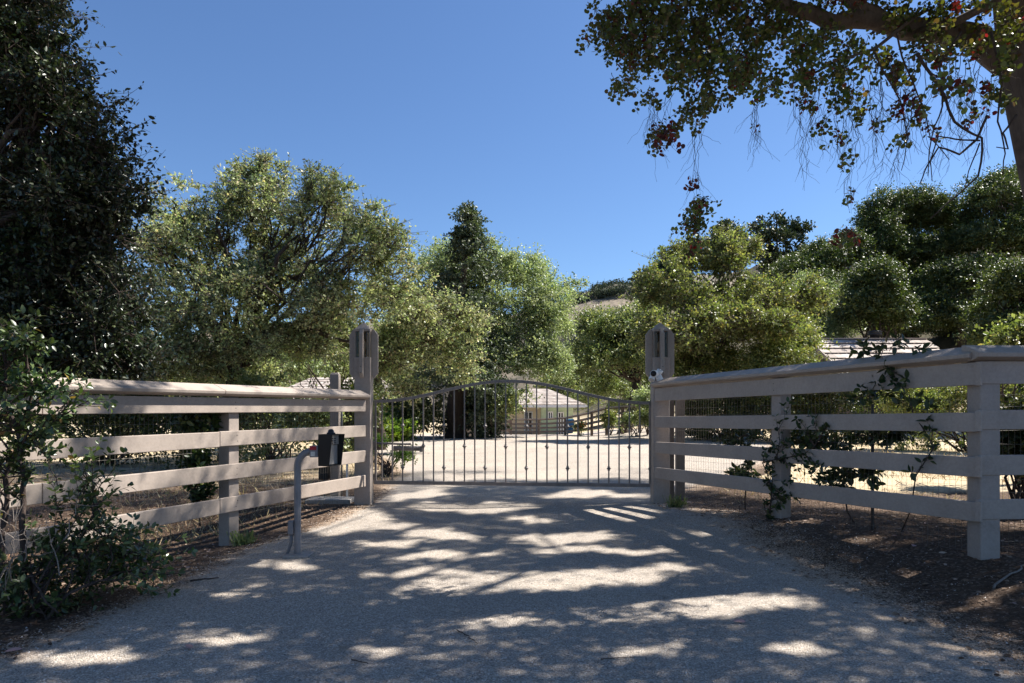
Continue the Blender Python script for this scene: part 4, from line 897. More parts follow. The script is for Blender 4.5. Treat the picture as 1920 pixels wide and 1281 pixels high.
bush('bay_shrub', 'tall pale yellow green shrub row above the right fence beside the shed', 'shrub', [(c, r) for c, r in lb], 0, 1150, 60, 0.44, 0.11, 'oval', 'l_yel', twigs=False)
# round grey green oak
lb = lobes_of([E(1540, 580, 40, 65, 58, 1.6), E(1575, 595, 39.5, 42, 44, 1.4), E(1500, 560, 41, 40, 40, 1.4), E(1530, 625, 39.5, 60, 30, 1.4)], 8, jitter=0.8, size=(0.3, 0.45))
tree('live_oak_tree', 'rounded grey green oak just left of the dark hillside oaks', 'tree', on(1545, 41), 1.8, lb, 1300, 60, 0.34, 0.10, 'oval', 'l_olive', 0.2, nlimb=20, shell=(0.7, 1.0), up=0.6)
# pines
def pine(label, u, vb, vt, Y, specs, ncl):
    b = on(u, Y); lb = [E(a, c_, d_, e_*1.18, f_*.72, g_) for a, c_, d_, e_, f_, g_ in specs]
    root = empty('pine_tree', b, label, 'tree'); tb = MB(); top = pt(u+4, vt, Y); limb(tb, b-np.array([0, 0, .3]), top, .22, .05, 9, .03, 0, 9)
    for c, r in lb:
        q = pt(u, min(vb, (CY-(c[2]-H)/Y*F)+18), Y); limb(tb, q, c, .07, .02, 6, .1, -.03, 6)
    tb.build('trunk', M['pinebark'], root)
    C, O = clumps(lb, ncl, (0.2, 1.0)); n = len(C); L = Leaves()
    for q in range(5):
        P = np.repeat(C, 12, 0)+rng.normal(size=(n*12, 3))*0.22; D = nrm(rdir(len(P))+np.array([0, 0, .5])+np.repeat(O, 12, 0)*.6)
        L.add(P, D, rdir(len(P)), 0.30*rng.uniform(.7, 1.2, len(P)), 'quad')
    L.build('crown', M['l_pine'], root); return root
pine('dark pine with open flat topped crown against the sky right of centre', 1452, 520, 405, 58, [(1460, 415, 58, 26, 14, .9), (1435, 430, 58, 20, 12, .8), (1490, 435, 58, 24, 12, .9), (1462, 445, 57, 34, 12, 1), (1428, 455, 58, 16, 10, .8), (1505, 430, 58, 12, 8, .6), (1470, 470, 58, 30, 11, 1), (1440, 485, 58, 26, 11, 1), (1480, 490, 58, 18, 9, .8), (1455, 505, 58, 30, 14, 1)], 120)
pine('dark pine with narrow crown behind the yellow green oak', 1362, 520, 425, 55, [(1372, 428, 55, 18, 10, .8), (1352, 440, 55, 20, 11, .8), (1382, 450, 55, 18, 10, .8), (1360, 462, 54, 30, 12, 1), (1345, 490, 55, 30, 14, 1), (1375, 495, 55, 26, 16, 1)], 150)
pine('low dark pine at the left of the right hand trees', 1240, 600, 505, 52, [(1225, 520, 52, 26, 14, .9), (1250, 505, 52, 24, 14, .9), (1272, 490, 52, 24, 14, .9), (1210, 545, 52, 18, 16, .9), (1235, 555, 51, 40, 22, 1.2), (1270, 530, 52, 36, 22, 1.2), (1295, 480, 52, 20, 14, .8)], 190)
# dark oaks on the right hillside
HO = [('dark oak between the lone pine and the hillside group', 1460, 560, 50, [(1440, 545, 50, 50, 34, 2), (1500, 560, 50, 60, 34, 2), (1400, 570, 50, 50, 34, 2), (1560, 570, 49, 50, 34, 2), (1600, 540, 49, 40, 34, 2), (1450, 600, 48, 80, 34, 2)], 1000),
      ('low dark oak along the foot of the hillside above the shed', 1700, 600, 46, [(1600, 600, 46, 60, 34, 1.6), (1690, 610, 46, 60, 28, 1.6), (1770, 610, 46, 60, 28, 1.6), (1850, 610, 46, 60, 34, 1.6), (1930, 600, 46, 60, 40, 1.6), (1660, 560, 47, 60, 40, 1.6), (1720, 540, 47, 60, 40, 1.6)], 1100),
      ('round topped dark oak left of the hillside group', 1500, 520, 44, [(1500, 520, 44, 45, 32, 2), (1550, 490, 45, 50, 34, 2), (1590, 480, 46, 40, 34, 2), (1530, 545, 43, 60, 30, 2)], 700),
      ('highest dark oak on the hillside at the skyline', 1700, 420, 48, [(1665, 410, 48, 60, 46, 2.4), (1720, 395, 48, 60, 42, 2.4), (1640, 450, 47, 50, 50, 2.2), (1770, 420, 48, 60, 50, 2.4), (1700, 470, 46.5, 80, 50, 2.2), (1790, 480, 47, 60, 50, 2.2)], 1500),
      ('dark oak on the hill at the right edge of the photo', 1870, 400, 45, [(1850, 380, 45, 60, 45, 2.4), (1910, 360, 46, 60, 50, 2.4), (1960, 380, 46, 60, 60, 2.4), (1880, 450, 44, 70, 55, 2.2), (1950, 460, 45, 60, 60, 2.2)], 1300),
      ('smaller upright dark oak in the middle of the hillside', 1640, 560, 38, [(1640, 530, 38, 40, 42, 1.4), (1625, 580, 37.5, 45, 40, 1.4), (1665, 585, 37.5, 40, 36, 1.3), (1690, 605, 41, 40, 24, 1.3)], 620),
      ('broad dark oak right of the shed roof', 1800, 570, 42, [(1780, 540, 42, 60, 46, 1.8), (1850, 530, 42, 50, 44, 1.8), (1800, 592, 41, 70, 34, 1.7), (1740, 585, 42, 46, 34, 1.5), (1880, 590, 34, 46, 46, 1.6)], 1050),
      ('dark oak at the lower right behind the fence corner', 1930, 560, 32, [(1920, 540, 32, 56, 56, 1.6), (1980, 560, 32, 60, 66, 1.6), (1920, 620, 31.5, 56, 36, 1.4), (1862, 630, 32, 34, 24, 1.0)], 620)]
for lab, u, v, Y, sp, ncl in HO:
    lb = lobes_of([E(*s) for s in sp], 16, jitter=0.85, size=(0.28, 0.46), low=-0.4)
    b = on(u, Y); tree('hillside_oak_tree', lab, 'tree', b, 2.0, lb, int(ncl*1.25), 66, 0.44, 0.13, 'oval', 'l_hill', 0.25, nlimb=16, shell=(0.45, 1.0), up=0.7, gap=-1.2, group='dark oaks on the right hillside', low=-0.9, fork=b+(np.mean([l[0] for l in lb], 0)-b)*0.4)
# background trees closing the view on the left and behind the courts
BG = [('far oak in a gap at the left behind the dark tree', 40, 45, 62, 95, 'l_olive'), ('far pale oak left behind the big oak', 250, 48, 90, 80, 'l_mid'), ('far tree behind the teal house roof', 560, 62, 120, 90, 'l_olive'), ('far tree just left of the redwood', 760, 60, 80, 100, 'l_mid'),
      ('far tree behind the house roof', 1050, 80, 80, 62, 'l_mid'), ('far dark tree right of the house behind the paddock fence', 1215, 68, 60, 70, 'l_mid')]
for lab, u, Y, ru, rv, lm_ in BG:
    vc = 800-rv*0.95; lb = sub_lobes(*E(u, vc, Y, ru, rv, 3.5), 12, jitter=0.9, size=(.35, .5))
    tree('background_tree', lab, 'tree', on(u, Y), 2.5, lb, 420, 48, 0.7, 0.24, 'oval', lm_, 0.25, nlimb=8, shell=(.6, 1), group='background trees')

# ------------------------------------------------------------------ near vegetation
def curve_pts(a, b, n=8, wob=0.08, sag=0.0):
    a = np.asarray(a, float); b = np.asarray(b, float); Ln = np.linalg.norm(b-a); w = np.cumsum(rng.normal(size=(n, 3)), 0); w -= np.linspace(0, 1, n)[:, None]*w[-1]
    t = np.linspace(0, 1, n)[:, None]; P = a+(b-a)*t+w*Ln*wob*0.3; P[:, 2] += sag*Ln*np.sin(np.pi*t[:, 0]); return P
def leafy(L, tw, P, ls, kind, gap, r0, start=0.2, spread=0.8, up=0.5, rosette=3):
    """leaves in a spiral along polyline P, a tuft at its tip"""
    P = np.asarray(P); seg = np.linalg.norm(np.diff(P, axis=0), axis=1); cum = np.concatenate([[0], np.cumsum(seg)]); T_ = cum[-1]
    tw.tube(P, [r0*(1-0.75*i/(len(P)-1)) for i in range(len(P))], 5, False)
    s = np.arange(T_*start, T_, gap); s = np.concatenate([s, np.full(rosette, T_)]); n = len(s)
    pos = np.stack([np.interp(s, cum, P[:, k]) for k in range(3)], 1); tan = nrm(np.stack([np.interp(np.minimum(s+.01, T_), cum, P[:, k]) for k in range(3)], 1)-np.stack([np.interp(np.minimum(s+.01, T_)-.02, cum, P[:, k]) for k in range(3)], 1))
    a = np.arange(n)*2.4+rng.uniform(0, 6); ref = nrm(np.cross(tan, np.array([0.2, 0.1, 1]))+1e-6); r2 = np.cross(tan, ref); rad = ref*np.cos(a)[:, None]+r2*np.sin(a)[:, None]
    ax = nrm(tan*0.55+rad*spread+rng.normal(size=(n, 3))*.2); nr = nrm(tan*0.6+np.array([0, 0, up])+rng.normal(size=(n, 3))*.35)
    L.add(pos+rad*0.006, ax, nr, ls*rng.uniform(.65, 1.2, n), kind)
def branchlet(L, tw, a, b, ls, kind='fine', gap=0.028, r0=0.006, nside=4, slen=0.35, wob=0.12, sag=0.03, start=0.3):
    P = curve_pts(a, b, 8, wob, sag); leafy(L, tw, P, ls, kind, gap, r0, start); Ln = np.linalg.norm(np.asarray(b)-np.asarray(a))
    d0 = nrm(np.asarray(b)-np.asarray(a))
    for q in range(nside):
        t = rng.uniform(.25, .95); i = int(t*7); p = P[i]; d = nrm(d0*0.7+rdir(1)[0]*0.9+np.array([0, 0, .2])); leafy(L, tw, curve_pts(p, p+d*Ln*slen*rng.uniform(.6, 1.3), 5, .1), ls, kind, gap, r0*.6, .15)
def shrub(name, label, cat, base, stems, ls, mat, kind='fine', gap=0.028, nside=5, slen=.4, r=0.02, per=3, start=.3, bark='twig', dead=0):
    """stems: list of (polyline in space, list of tip points hung on it)"""
    root = empty(name, base, label, cat); L = Leaves(); tw = MB(); st = MB()
    for pl, tips, rad in stems:
        P = []
        for i in range(len(pl)-1): P += list(curve_pts(pl[i], pl[i+1], 4, .12)[:-1])
        P.append(np.asarray(pl[-1])); st.tube(P, [rad*(1-.6*i/(len(P)-1)) for i in range(len(P))], 8, True, .08)
        for tip in tips:
            tip = np.asarray(tip, float); d = [np.linalg.norm(tip-q) for q in P]; i = int(np.argmin(d)); i = max(0, i-1)
            branchlet(L, tw, P[i], tip, ls, kind, gap, min(.008, rad*.5), nside, slen, start=start)
            for q in range(per-1): branchlet(L, tw, P[i], tip+rng.normal(size=3)*d[i]*.16, ls, kind, gap, min(.007, rad*.4), nside, slen, start=start)
    st.build('stems', M[bark], root); tw.build('twigs', M['twig'], root); L.build('foliage', M[mat], root)
    return root

# dark oak that fills the left side, just beyond the fence
lobs = []
for u, v, Y, ru, rv, ry in ((40, -60, 6.9, 110, 120, .8), (40, 110, 6.7, 120, 90, .8), (140, 130, 6.6, 60, 80, .5), (190, 215, 6.5, 68, 60, .4), (90, 250, 6.5, 120, 90, .7), (180, 320, 6.5, 62, 60, .45), (60, 400, 6.6, 120, 90, .7),
                            (190, 410, 6.5, 78, 62, .5), (110, 520, 6.6, 120, 80, .7), (200, 510, 6.6, 60, 60, .45), (80, 620, 6.6, 120, 70, .6), (180, 620, 6.7, 66, 60, .45), (120, 0, 6.7, 46, 60, .4), (-60, 200, 6.8, 110, 220, .9), (-60, 520, 6.8, 110, 180, .8), (120, 690, 6.9, 120, 56, .5), (240, 680, 7.0, 80, 50, .5), (20, 690, 6.8, 120, 60, .5), (200, 620, 6.9, 90, 60, .5), (280, 600, 7.0, 50, 50, .4), (110, 590, 6.9, 120, 60, .5), (200, 400, 6.7, 70, 70, .4), (190, 470, 6.7, 80, 60, .4)):
    lobs += sub_lobes(*E(u-84 if v < 240 else u-56, v, Y, ru, rv, ry), 6, jitter=.9, size=(.28, .48))
for u, v, ru, rv in ((160, 30, 18, 30), (230, 195, 34, 26), (258, 190, 16, 16), (215, 300, 34, 26), (265, 360, 30, 20), (285, 365, 18, 10), (240, 440, 30, 30), (185, 110, 16, 24), (150, 75, 22, 20), (205, 165, 28, 20), (236, 260, 20, 14), (240, 540, 26, 30), (225, 600, 30, 26), (190, 680, 40, 20), (110, 690, 60, 22)):
    lobs.append(E(u-58 if v < 230 else u-30, v, 6.5, ru*.8, rv*.8, .22))
b = np.array([-5.9, 7.2, gzs(-5.9, 7.2)])
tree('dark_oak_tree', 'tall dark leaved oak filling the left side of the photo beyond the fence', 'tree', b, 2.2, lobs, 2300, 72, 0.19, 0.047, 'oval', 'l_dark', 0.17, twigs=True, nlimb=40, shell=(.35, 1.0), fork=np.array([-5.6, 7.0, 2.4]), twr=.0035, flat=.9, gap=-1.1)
# upright leafy shrub at the left edge, in front of the fence
Yb = 4.7; bs = on(30, Yb); sY = lambda u, v, y=Yb: pt(u, v, y)
tips = [sY(rng.uniform(-120, 38)+0, rng.uniform(600, 900), Yb+rng.uniform(-.35, .45)) for q in range(32)]
tips = [t for t in tips if not (t[0]/t[1]*F+CX > 80 and rng.random() < .4)]
tips += [sY(u, v, Yb-.05) for u, v in ((70, 640), (85, 660), (95, 700), (60, 615), (30, 600), (110, 735), (165, 745), (205, 750), (60, 880), (90, 850), (20, 920), (40, 700), (60, 760), (80, 820), (30, 830), (100, 800), (90, 720))]
stems = [([bs-[0, 0, .1], sY(45, 1000), sY(48, 920), sY(38, 840), sY(15, 760), sY(5, 650)], tips[::2], .022), ([bs+[-.1, .1, -.1], sY(5, 1000, Yb+.1), sY(20, 900, Yb+.1), sY(60, 800, Yb+.1), sY(55, 700, Yb+.1), sY(45, 640)], tips[1::2], .020)]
shrub('toyon_shrub', 'upright glossy green shrub at the left edge in front of the fence', 'shrub', bs, stems, .052, 'l_shrub', per=2, nside=3, slen=.26)
# low sprawling bush in front of the left fence
b2 = on(60, 4.6); b2[2] = gzs(b2[0], 4.6); tips = []
for q in range(44):
    u = rng.uniform(-30, 320); vmin = np.interp(u, [0, 60, 150, 250, 340], [1000, 985, 960, 1000, 1030]); vmax = np.interp(u, [0, 60, 150, 200, 260, 340], [1180, 1185, 1175, 1150, 1110, 1090]); y = np.interp(u, [0, 340], [4.45, 5.5])+rng.uniform(-.15, .25)
    v = rng.uniform(vmin, vmax); p = pt(u, v, y); p[2] = max(p[2], gzs(p[0], p[1])+.05); tips.append(p)
tips += [pt(u, v, 4.9) for u, v in ((140, 860), (165, 880), (190, 905), (205, 850), (150, 920), (170, 950), (120, 940), (185, 960), (255, 985), (90, 900), (220, 1000), (130, 990), (300, 1040), (335, 1075))]
stems = [([b2-[0, 0, .08], pt(90, 1060, 4.65), pt(150, 1010, 4.85), pt(185, 940, 4.9)], tips[::4], .014), ([b2+[.05, 0, -.08], pt(130, 1110, 4.6), pt(220, 1080, 5.0), pt(310, 1070, 5.4)], tips[1::4], .013), ([b2+[-.1, .05, -.08], pt(60, 1080, 4.5), pt(80, 1120, 4.45), pt(110, 1150, 4.4)], tips[2::4]+tips[3::4], .012)]
shrub('sprawling_bush', 'low sprawling glossy bush at the foot of the left fence beside the gravel', 'bush', b2, stems, .052, 'l_shrub', per=1, nside=5, slen=.36)
# bare pale twigs poking out of the bush
tw = MB()
for q in range(8):
    a = pt(rng.uniform(5, 130), rng.uniform(1020, 1130), 4.4); P = curve_pts(a, a+np.array([rng.uniform(-.15, .3), rng.uniform(-.2, .1), rng.uniform(.1, .45)]), 7, .2, .1); tw.tube(P, [.004*(1-.7*i/6) for i in range(7)], 5, False)
    for s in range(3): i = rng.integers(2, 6); tw.tube(curve_pts(P[i], P[i]+rdir(1)[0]*.14, 4, .15), [.0022, .002, .0015, .001], 4, False)
dt = tw.build('bare_twigs', M['twig_pale']); tag(dt, 'bare pale dead twigs sticking up from the low bush at the left', 'twigs')
# climbers on the left fence
def climber(label, tips, base, ls, per=3, mat='l_vine', r=.01, gap=.034, nside=4, slen=.5):
    tips = [np.asarray(t) for t in tips]; o = np.argsort([t[2] for t in tips]); mid = [base]+[tips[i]+rng.normal(size=3)*.03 for i in o[::max(1, len(o)//5)]]
    return shrub('climbing_vine', label, 'vine', base, [(mid, tips, r)], ls, mat, gap=gap, per=per, nside=nside, slen=slen)
def offs(u, v, line, O, D, k_):          # point on a fence plane (front face + k_ outward) seen at u, v
    P = line+O*k_; den = (u-CX)/F; t = (P[0]-den*P[1])/(den*D[1]-D[0]); q = P+D*t; return pt(u, v, q[1])
tl = [offs(u, v, EL, OL, DL, -.22) for u, v in ((360, 760), (350, 780), (385, 775), (400, 790), (370, 800), (345, 800), (395, 765), (410, 770), (365, 850), (375, 870), (385, 855), (360, 880), (370, 905), (390, 915), (372, 930), (350, 900), (405, 800))]
climber('dark climbing vine on the left fence beside the middle post', tl, offs(372, 985, EL, OL, DL, -.25), .075, 4)
tl = [offs(u, v, EL, OL, DL, .03) for u, v in ((420, 757), (428, 750), (412, 768), (400, 762))]
# vines on the right fence
tl = [offs(u, v, SR, OR, DR, .03) for u, v in ((1440, 880), (1460, 860), (1480, 830), (1500, 790), (1520, 780), (1450, 920), (1432, 940), (1470, 905), (1495, 880), (1460, 945), (1445, 970), (1512, 850), (1530, 870), (1435, 905), (1550, 800), (1470, 760), (1500, 850), (1480, 930), (1540, 905), (1450, 840))]
climber('trailing vine with narrow leaves growing over the right fence middle post', tl, offs(1440, 985, SR, OR, DR, .06), .058, 2, nside=2, slen=.3, gap=.05)
tl = [offs(u, v, SR, OR, DR, k_) for u, v, k_ in ((1650, 720, .03), (1670, 705, .03), (1690, 725, .03), (1640, 735, .0), (1700, 710, .03), (1660, 745, -.1), (1690, 750, -.1), (1630, 750, -.15), (1720, 745, -.15), (1600, 745, -.15), (1665, 690, .04), (1745, 755, -.15), (1580, 755, -.2), (1738, 790, .03), (1745, 840, .03), (1620, 650, -.05), (1660, 645, -.05), (1690, 640, -.05), (1720, 655, -.05), (1640, 655, -.05), (1600, 660, -.05))]
climber('leafy vine spilling over the right fence cap below the shed roof', tl, offs(1690, 1000, SR, OR, DR, -.25), .080, 1, nside=2, slen=.25, gap=.06, r=.006)
tl = [offs(u, v, SR, OR, DR, -.3) for u, v in ((1500, 815), (1520, 830), (1545, 825), (1560, 835), (1480, 825), (1600, 815), (1620, 820), (1640, 815), (1660, 825), (1590, 835), (1570, 880), (1590, 890), (1620, 885), (1560, 895), (1540, 890), (1640, 890), (1680, 815), (1700, 812), (1575, 905))]
climber('shaded broadleaf sapling behind the middle of the right fence', tl, offs(1600, 985, SR, OR, DR, -.35), .080, 2, nside=4, slen=.45, gap=.045)
tl = [offs(u, v, SR, OR, DR, -.4) for u, v in ((1370, 815), (1390, 820), (1410, 815), (1380, 835), (1400, 840), (1360, 820), (1390, 880), (1405, 870), (1375, 885), (1410, 895), (1395, 900), (1420, 815))]
climber('small shaded sapling behind the right fence left of its middle post', tl, offs(1398, 955, SR, OR, DR, -.42), .075, 2, nside=4, slen=.5, gap=.045)
stk = MB(); a = offs(1636, 1010, SR, OR, DR, -.30); stk.bar(a, a+np.array([0, 0, 1.35]), .022, .022); stk.bar(a+np.array([0, 0, 1.2]), a+np.array([.05, 0, 1.2]), .02, .02)
tag(stk.build('plant_stake', M['dark']), 'thin dark metal plant stake behind the right fence', 'stake')

# hedges and bushes behind the fences
bush('hedge_shrub', 'dark hedge behind the right fence below the cap near the gate', 'shrub', [E(1330, 765, 28, 60, 34, .9), E(1420, 760, 27.5, 60, 38, .9), E(1380, 770, 28, 50, 30, .9), E(1290, 765, 28.5, 40, 32, .9)], 6, 560, 60, .36, .095, 'oval', 'l_hedge', skirt=.4)
bush('hedge_shrub', 'dark hedge behind the right fence middle post', 'shrub', [E(1490, 755, 26.5, 60, 40, .9), E(1570, 745, 26, 60, 46, .9), E(1650, 745, 26, 60, 46, .9)], 6, 620, 60, .36, .095, 'oval', 'l_hedge', skirt=.4)
bush('sunny_shrub', 'bright yellow green shrub behind the corner post of the right fence', 'shrub', [E(1760, 755, 21, 60, 38, .8), E(1870, 745, 20, 80, 46, .8), E(1700, 755, 21.5, 50, 34, .8), E(1960, 745, 20, 60, 46, .8)], 6, 620, 60, .30, .085, 'oval', 'l_yel', skirt=.35)
bush('sunny_shrub', 'yellow leaved shrub poking above the fence cap at the right edge', 'shrub', [E(1905, 650, 12, 30, 24, .3), E(1930, 630, 12, 30, 24, .3)], 4, 90, 54, .2, .075, 'oval', 'l_yel')
bush('shade_shrub', 'dark shrub close behind the fence at the right edge', 'shrub', [E(1890, 860, 8.4, 46, 46, .4), E(1930, 840, 8.2, 60, 70, .4), E(1960, 780, 8.2, 50, 50, .4)], 5, 180, 60, .18, .065, 'oval', 'l_hedge')
bush('hedge_shrub', 'tall dense dark hedge far behind the left fence under the big oak', 'shrub', [E(120, 720, 24, 90, 70, 1), E(230, 725, 25, 80, 66, 1), E(330, 720, 25, 80, 66, 1), E(30, 720, 24, 80, 70, 1), E(420, 735, 26, 60, 50, 1), E(495, 755, 26, 46, 40, 1)], 6, 620, 54, .42, .12, 'oval', 'l_mid', skirt=.4)
bush('hedge_shrub', 'dark hedge behind the left fence near the big oak', 'shrub', [E(250, 775, 17, 70, 28, .7), E(330, 780, 16.5, 70, 26, .7), E(160, 780, 17, 70, 28, .7), E(80, 770, 18, 70, 34, .8)], 6, 420, 60, .32, .085, 'oval', 'l_hedge', skirt=.35)
bush('hedge_shrub', 'bright green shrub above the left fence beside the big oak trunk', 'shrub', [E(490, 735, 16.5, 44, 36, .6), E(470, 765, 17, 50, 30, .6), E(570, 780, 16, 50, 26, .6)], 6, 330, 60, .30, .085, 'oval', 'l_mid', skirt=.3)
bush('hedge_shrub', 'dark hedge behind the left fence left of the gate post', 'shrub', [E(620, 785, 18.5, 50, 24, .6), E(660, 770, 18, 40, 34, .6), E(690, 760, 20, 30, 40, .6)], 5, 280, 60, .30, .085, 'oval', 'l_hedge', skirt=.35)
bush('bay_shrub', 'leafy green shrub under the big oak left of the lantern post', 'shrub', [E(560, 655, 22, 50, 34, .8), E(650, 645, 22, 44, 44, .8), E(600, 635, 24, 60, 44, .8), E(650, 700, 24, 26, 36, .6)], 6, 320, 60, .34, .10, 'oval', 'l_mid')
bush('fresh_shrub', 'bright green low shrub just inside the gate on the left', 'shrub', [E(722, 870, 14.3, 34, 24, .32), E(740, 858, 14.4, 24, 16, .28), E(705, 855, 14.4, 26, 30, .3)], 5, 150, 66, .13, .055, 'oval', 'l_fresh')
bush('strap_leaf_clump', 'strap leaved plants at the court edge left behind the gate', 'plant', [E(715, 815, 29, 26, 10, .4), E(748, 812, 29.5, 24, 10, .4)], 4, 120, 54, .3, .16, 'oval', 'l_fresh')
bush('fresh_shrub', 'light green shrub in front of the teal house left behind the gate', 'shrub', [E(712, 790, 31, 16, 14, .5), E(722, 797, 31, 18, 10, .5)], 4, 80, 54, .3, .13, 'oval', 'l_fresh')
bush('round_shrub', 'pale rounded shrub left of the right gate post at the court edge', 'shrub', [E(1208, 752, 33, 22, 24, .6), E(1222, 770, 32.5, 22, 22, .5)], 5, 140, 54, .28, .10, 'oval', 'l_olive')
bush('fresh_shrub', 'green low shrub under the pale rounded shrub near the right post', 'shrub', [E(1205, 787, 31, 22, 9, .4), E(1180, 790, 34, 18, 6, .4)], 4, 80, 54, .26, .10, 'oval', 'l_mid')
bush('tufted_shrub', 'small pale green shrub in front of the curved paddock fence', 'shrub', [E(1146, 790, 35.5, 12, 15, .4)], 4, 60, 54, .24, .10, 'oval', 'l_yel')
fb = bush('flower_bush', 'small bush with orange flowers beside the blue bin', 'bush', [E(1088, 803, 43, 9, 6, .4)], 4, 24, 54, .24, .11, 'oval', 'l_mid')
LL = Leaves(); P = pt(1088, 798, 42.7)+rng.normal(size=(46, 3))*np.array([.2, .2, .12]); LL.add(P, rdir(46), nrm(rdir(46)+[0, -1, .5]), .09, 'round'); LL.build('flowers', M['l_flower'], fb)
for u, v, Y, lab in ((455, 1003, 7.75, 'green weed tuft at the foot of the left fence middle post'), (1268, 938, 9.6, 'small green weed tuft at the foot of the right gate post')):
    p = on(u, Y-.25); wr = empty('weed_tuft', p, lab, 'weed'); L = Leaves(); P = p+rng.normal(size=(70, 3))*np.array([.06, .05, 0]); D = nrm(rdir(70)*.6+np.array([0, 0, 1.1])); L.add(P, D, rdir(70), .16*rng.uniform(.5, 1.2, 70), 'needle'); L.add(P+[0, 0, .05], rdir(70), nrm(rdir(70)+[0, 0, 1]), .045, 'oval'); L.build('blades', M['l_mid'], wr)

# ------------------------------------------------------------------ the big gum tree on the right
GB = np.array([5.62, 6.75, 0]); GB[2] = gzs(GB[0], GB[1])
gum = empty('gum_tree', GB, 'big gum tree at the right with round leaves, reddish sprays and hanging bare twigs', 'tree')
tb = MB(); tr = [GB-[0, 0, .3], GB+[0, 0, .6], pt(1972, 420, 6.7), pt(1938, 290, 6.7), pt(1912, 140, 6.7), pt(1898, -20, 6.7), pt(1870, -200, 6.8), pt(1800, -420, 7.0), pt(1790, -640, 7.4)]
tb.tube([q for q in tr], [.34, .24, .165, .155, .155, .165, .18, .14, .10], 14, True, .07)
def gl(pts_, r0, r1, n=9, mb=tb):
    P = []
    for i in range(len(pts_)-1): P += list(curve_pts(pts_[i], pts_[i+1], 4, .07)[:-1])
    P.append(np.asarray(pts_[-1], float)); mb.tube(P, [r0+(r1-r0)*i/(len(P)-1) for i in range(len(P))], n, True, .07); return P
gl([pt(1885, 120, 6.7), pt(1830, 70, 6.65), pt(1755, 60, 6.6), pt(1700, 55, 6.55), pt(1660, 42, 6.5), pt(1600, 35, 6.45), pt(1565, 42, 6.4), pt(1525, 25, 6.4), pt(1470, 10, 6.3), pt(1380, -40, 6.2), pt(1250, -70, 6.2), pt(1160, -60, 6.2)], .13, .03)
gl([pt(1660, 48, 6.5), pt(1620, 20, 6.45), pt(1560, -20, 6.4), pt(1480, -90, 6.3)], .09, .03)
gl([pt(1720, 60, 6.5), pt(1800, 40, 6.2), pt(1870, 5, 6.0), pt(1910, -60, 5.8)], .04, .03)
gl([pt(1740, 20, 6.4), pt(1640, 90, 6.2), pt(1560, 120, 6.1), pt(1480, 160, 6.0)], .018, .008, 6)
for dx, dy, hgt in ((1.5, 3.5, 9.2), (2.8, 5.8, 10.8), (.3, 5.6, 10.4), (-2.6, 1.2, 8.2), (-1.2, -1.0, 7.6), (-4.2, 2.0, 9.2), (2.0, 1.2, 8.6), (-2.0, 3.6, 9.8), (4.0, 3.5, 9.8), (-4.6, -.4, 8.4), (5.0, 6.5, 11.6)):
    e = np.array([GB[0]+dx, GB[1]+dy, hgt]); s = pt(1800+rng.uniform(-10, 40), -330+rng.uniform(-160, 160), 7.0); gl([s, (s+e)/2+np.array([rng.normal()*.3, rng.normal()*.3, .5]), e], .05, .012, 7)
tb.build('trunk', M['bark_pale'], gum)
# leaves: sprays hanging from the limbs (in the picture) and the high crown above it
L = Leaves(); LR = Leaves(); tw = MB()
def spray(u, v, Y, ru, rv, n=9, ls=.040, red=.03, top=None, droop=1.0):
    for q in range(int(n*1.9)):
        a = pt(u+rng.normal()*ru*.55, v-rv*rng.uniform(.2, 1.0), Y+rng.normal()*.22); b_ = a+np.array([rng.normal()*min(.12, ru*Y/F), rng.normal()*min(.12, ru*Y/F), -rv*2*Y/F*rng.uniform(.35, .85)*droop])
        P = curve_pts(a, b_, 6, .12); Lq = LR if rng.random() < red else L
        leafy(Lq, tw, P, ls, 'round', .021, .0025, .05, 1.0, .1, 2)
def bigspray(*a, **k_): spray(*a, **k_)
for a in ((1150, 40, 6.2, 32, 40, 16), (1135, 75, 6.2, 22, 28, 9), (1200, 30, 6.3, 40, 40, 18), (1190, 110, 6.2, 30, 38, 13), (1170, 165, 6.2, 18, 22, 6), (1250, 50, 6.2, 40, 45, 18), (1260, 115, 6.2, 40, 40, 18), (1310, 60, 6.3, 40, 45, 20), (1300, 130, 6.1, 34, 40, 15),
          (1360, 40, 6.3, 36, 40, 17), (1350, 110, 6.2, 34, 45, 16), (1410, 60, 6.3, 36, 44, 15), (1400, 130, 6.1, 30, 40, 13), (1440, 165, 6.1, 26, 26, 8), (1330, 190, 6.1, 26, 32, 12), (1290, 215, 6.1, 18, 22, 7), (1460, 60, 6.4, 26, 30, 9), (1490, 100, 6.2, 30, 36, 12),
          (1505, 150, 6.1, 22, 24, 8), (1540, 80, 6.2, 34, 40, 14), (1570, 140, 6.1, 26, 36, 11), (1590, 185, 6.1, 18, 26, 7), (1610, 95, 6.2, 26, 36, 9), (1660, 110, 6.1, 22, 26, 6), (1215, 180, 6.2, 16, 20, 4), (1450, 20, 6.4, 30, 24, 9), (1230, 5, 6.3, 60, 24, 16), (1350, 0, 6.3, 70, 24, 18), (1760, 60, 6.3, 26, 28, 9), (1560, 10, 6.5, 40, 18, 9), (1660, 15, 6.5, 40, 18, 10), (1720, 90, 6.3, 20, 30, 6), (1680, 40, 6.4, 40, 24, 12), (1760, 20, 6.4, 50, 24, 14), (1840, 20, 6.3, 40, 26, 10), (1860, 70, 6.2, 24, 30, 7), (1800, 90, 6.3, 34, 24, 8), (1900, 40, 6.2, 30, 30, 8), (1420, 5, 6.3, 70, 22, 16), (1310, 10, 6.3, 70, 22, 16), (1180, 70, 6.2, 46, 30, 14), (1500, 50, 6.3, 40, 24, 9), (1380, 150, 6.1, 26, 30, 9)): spray(*a)
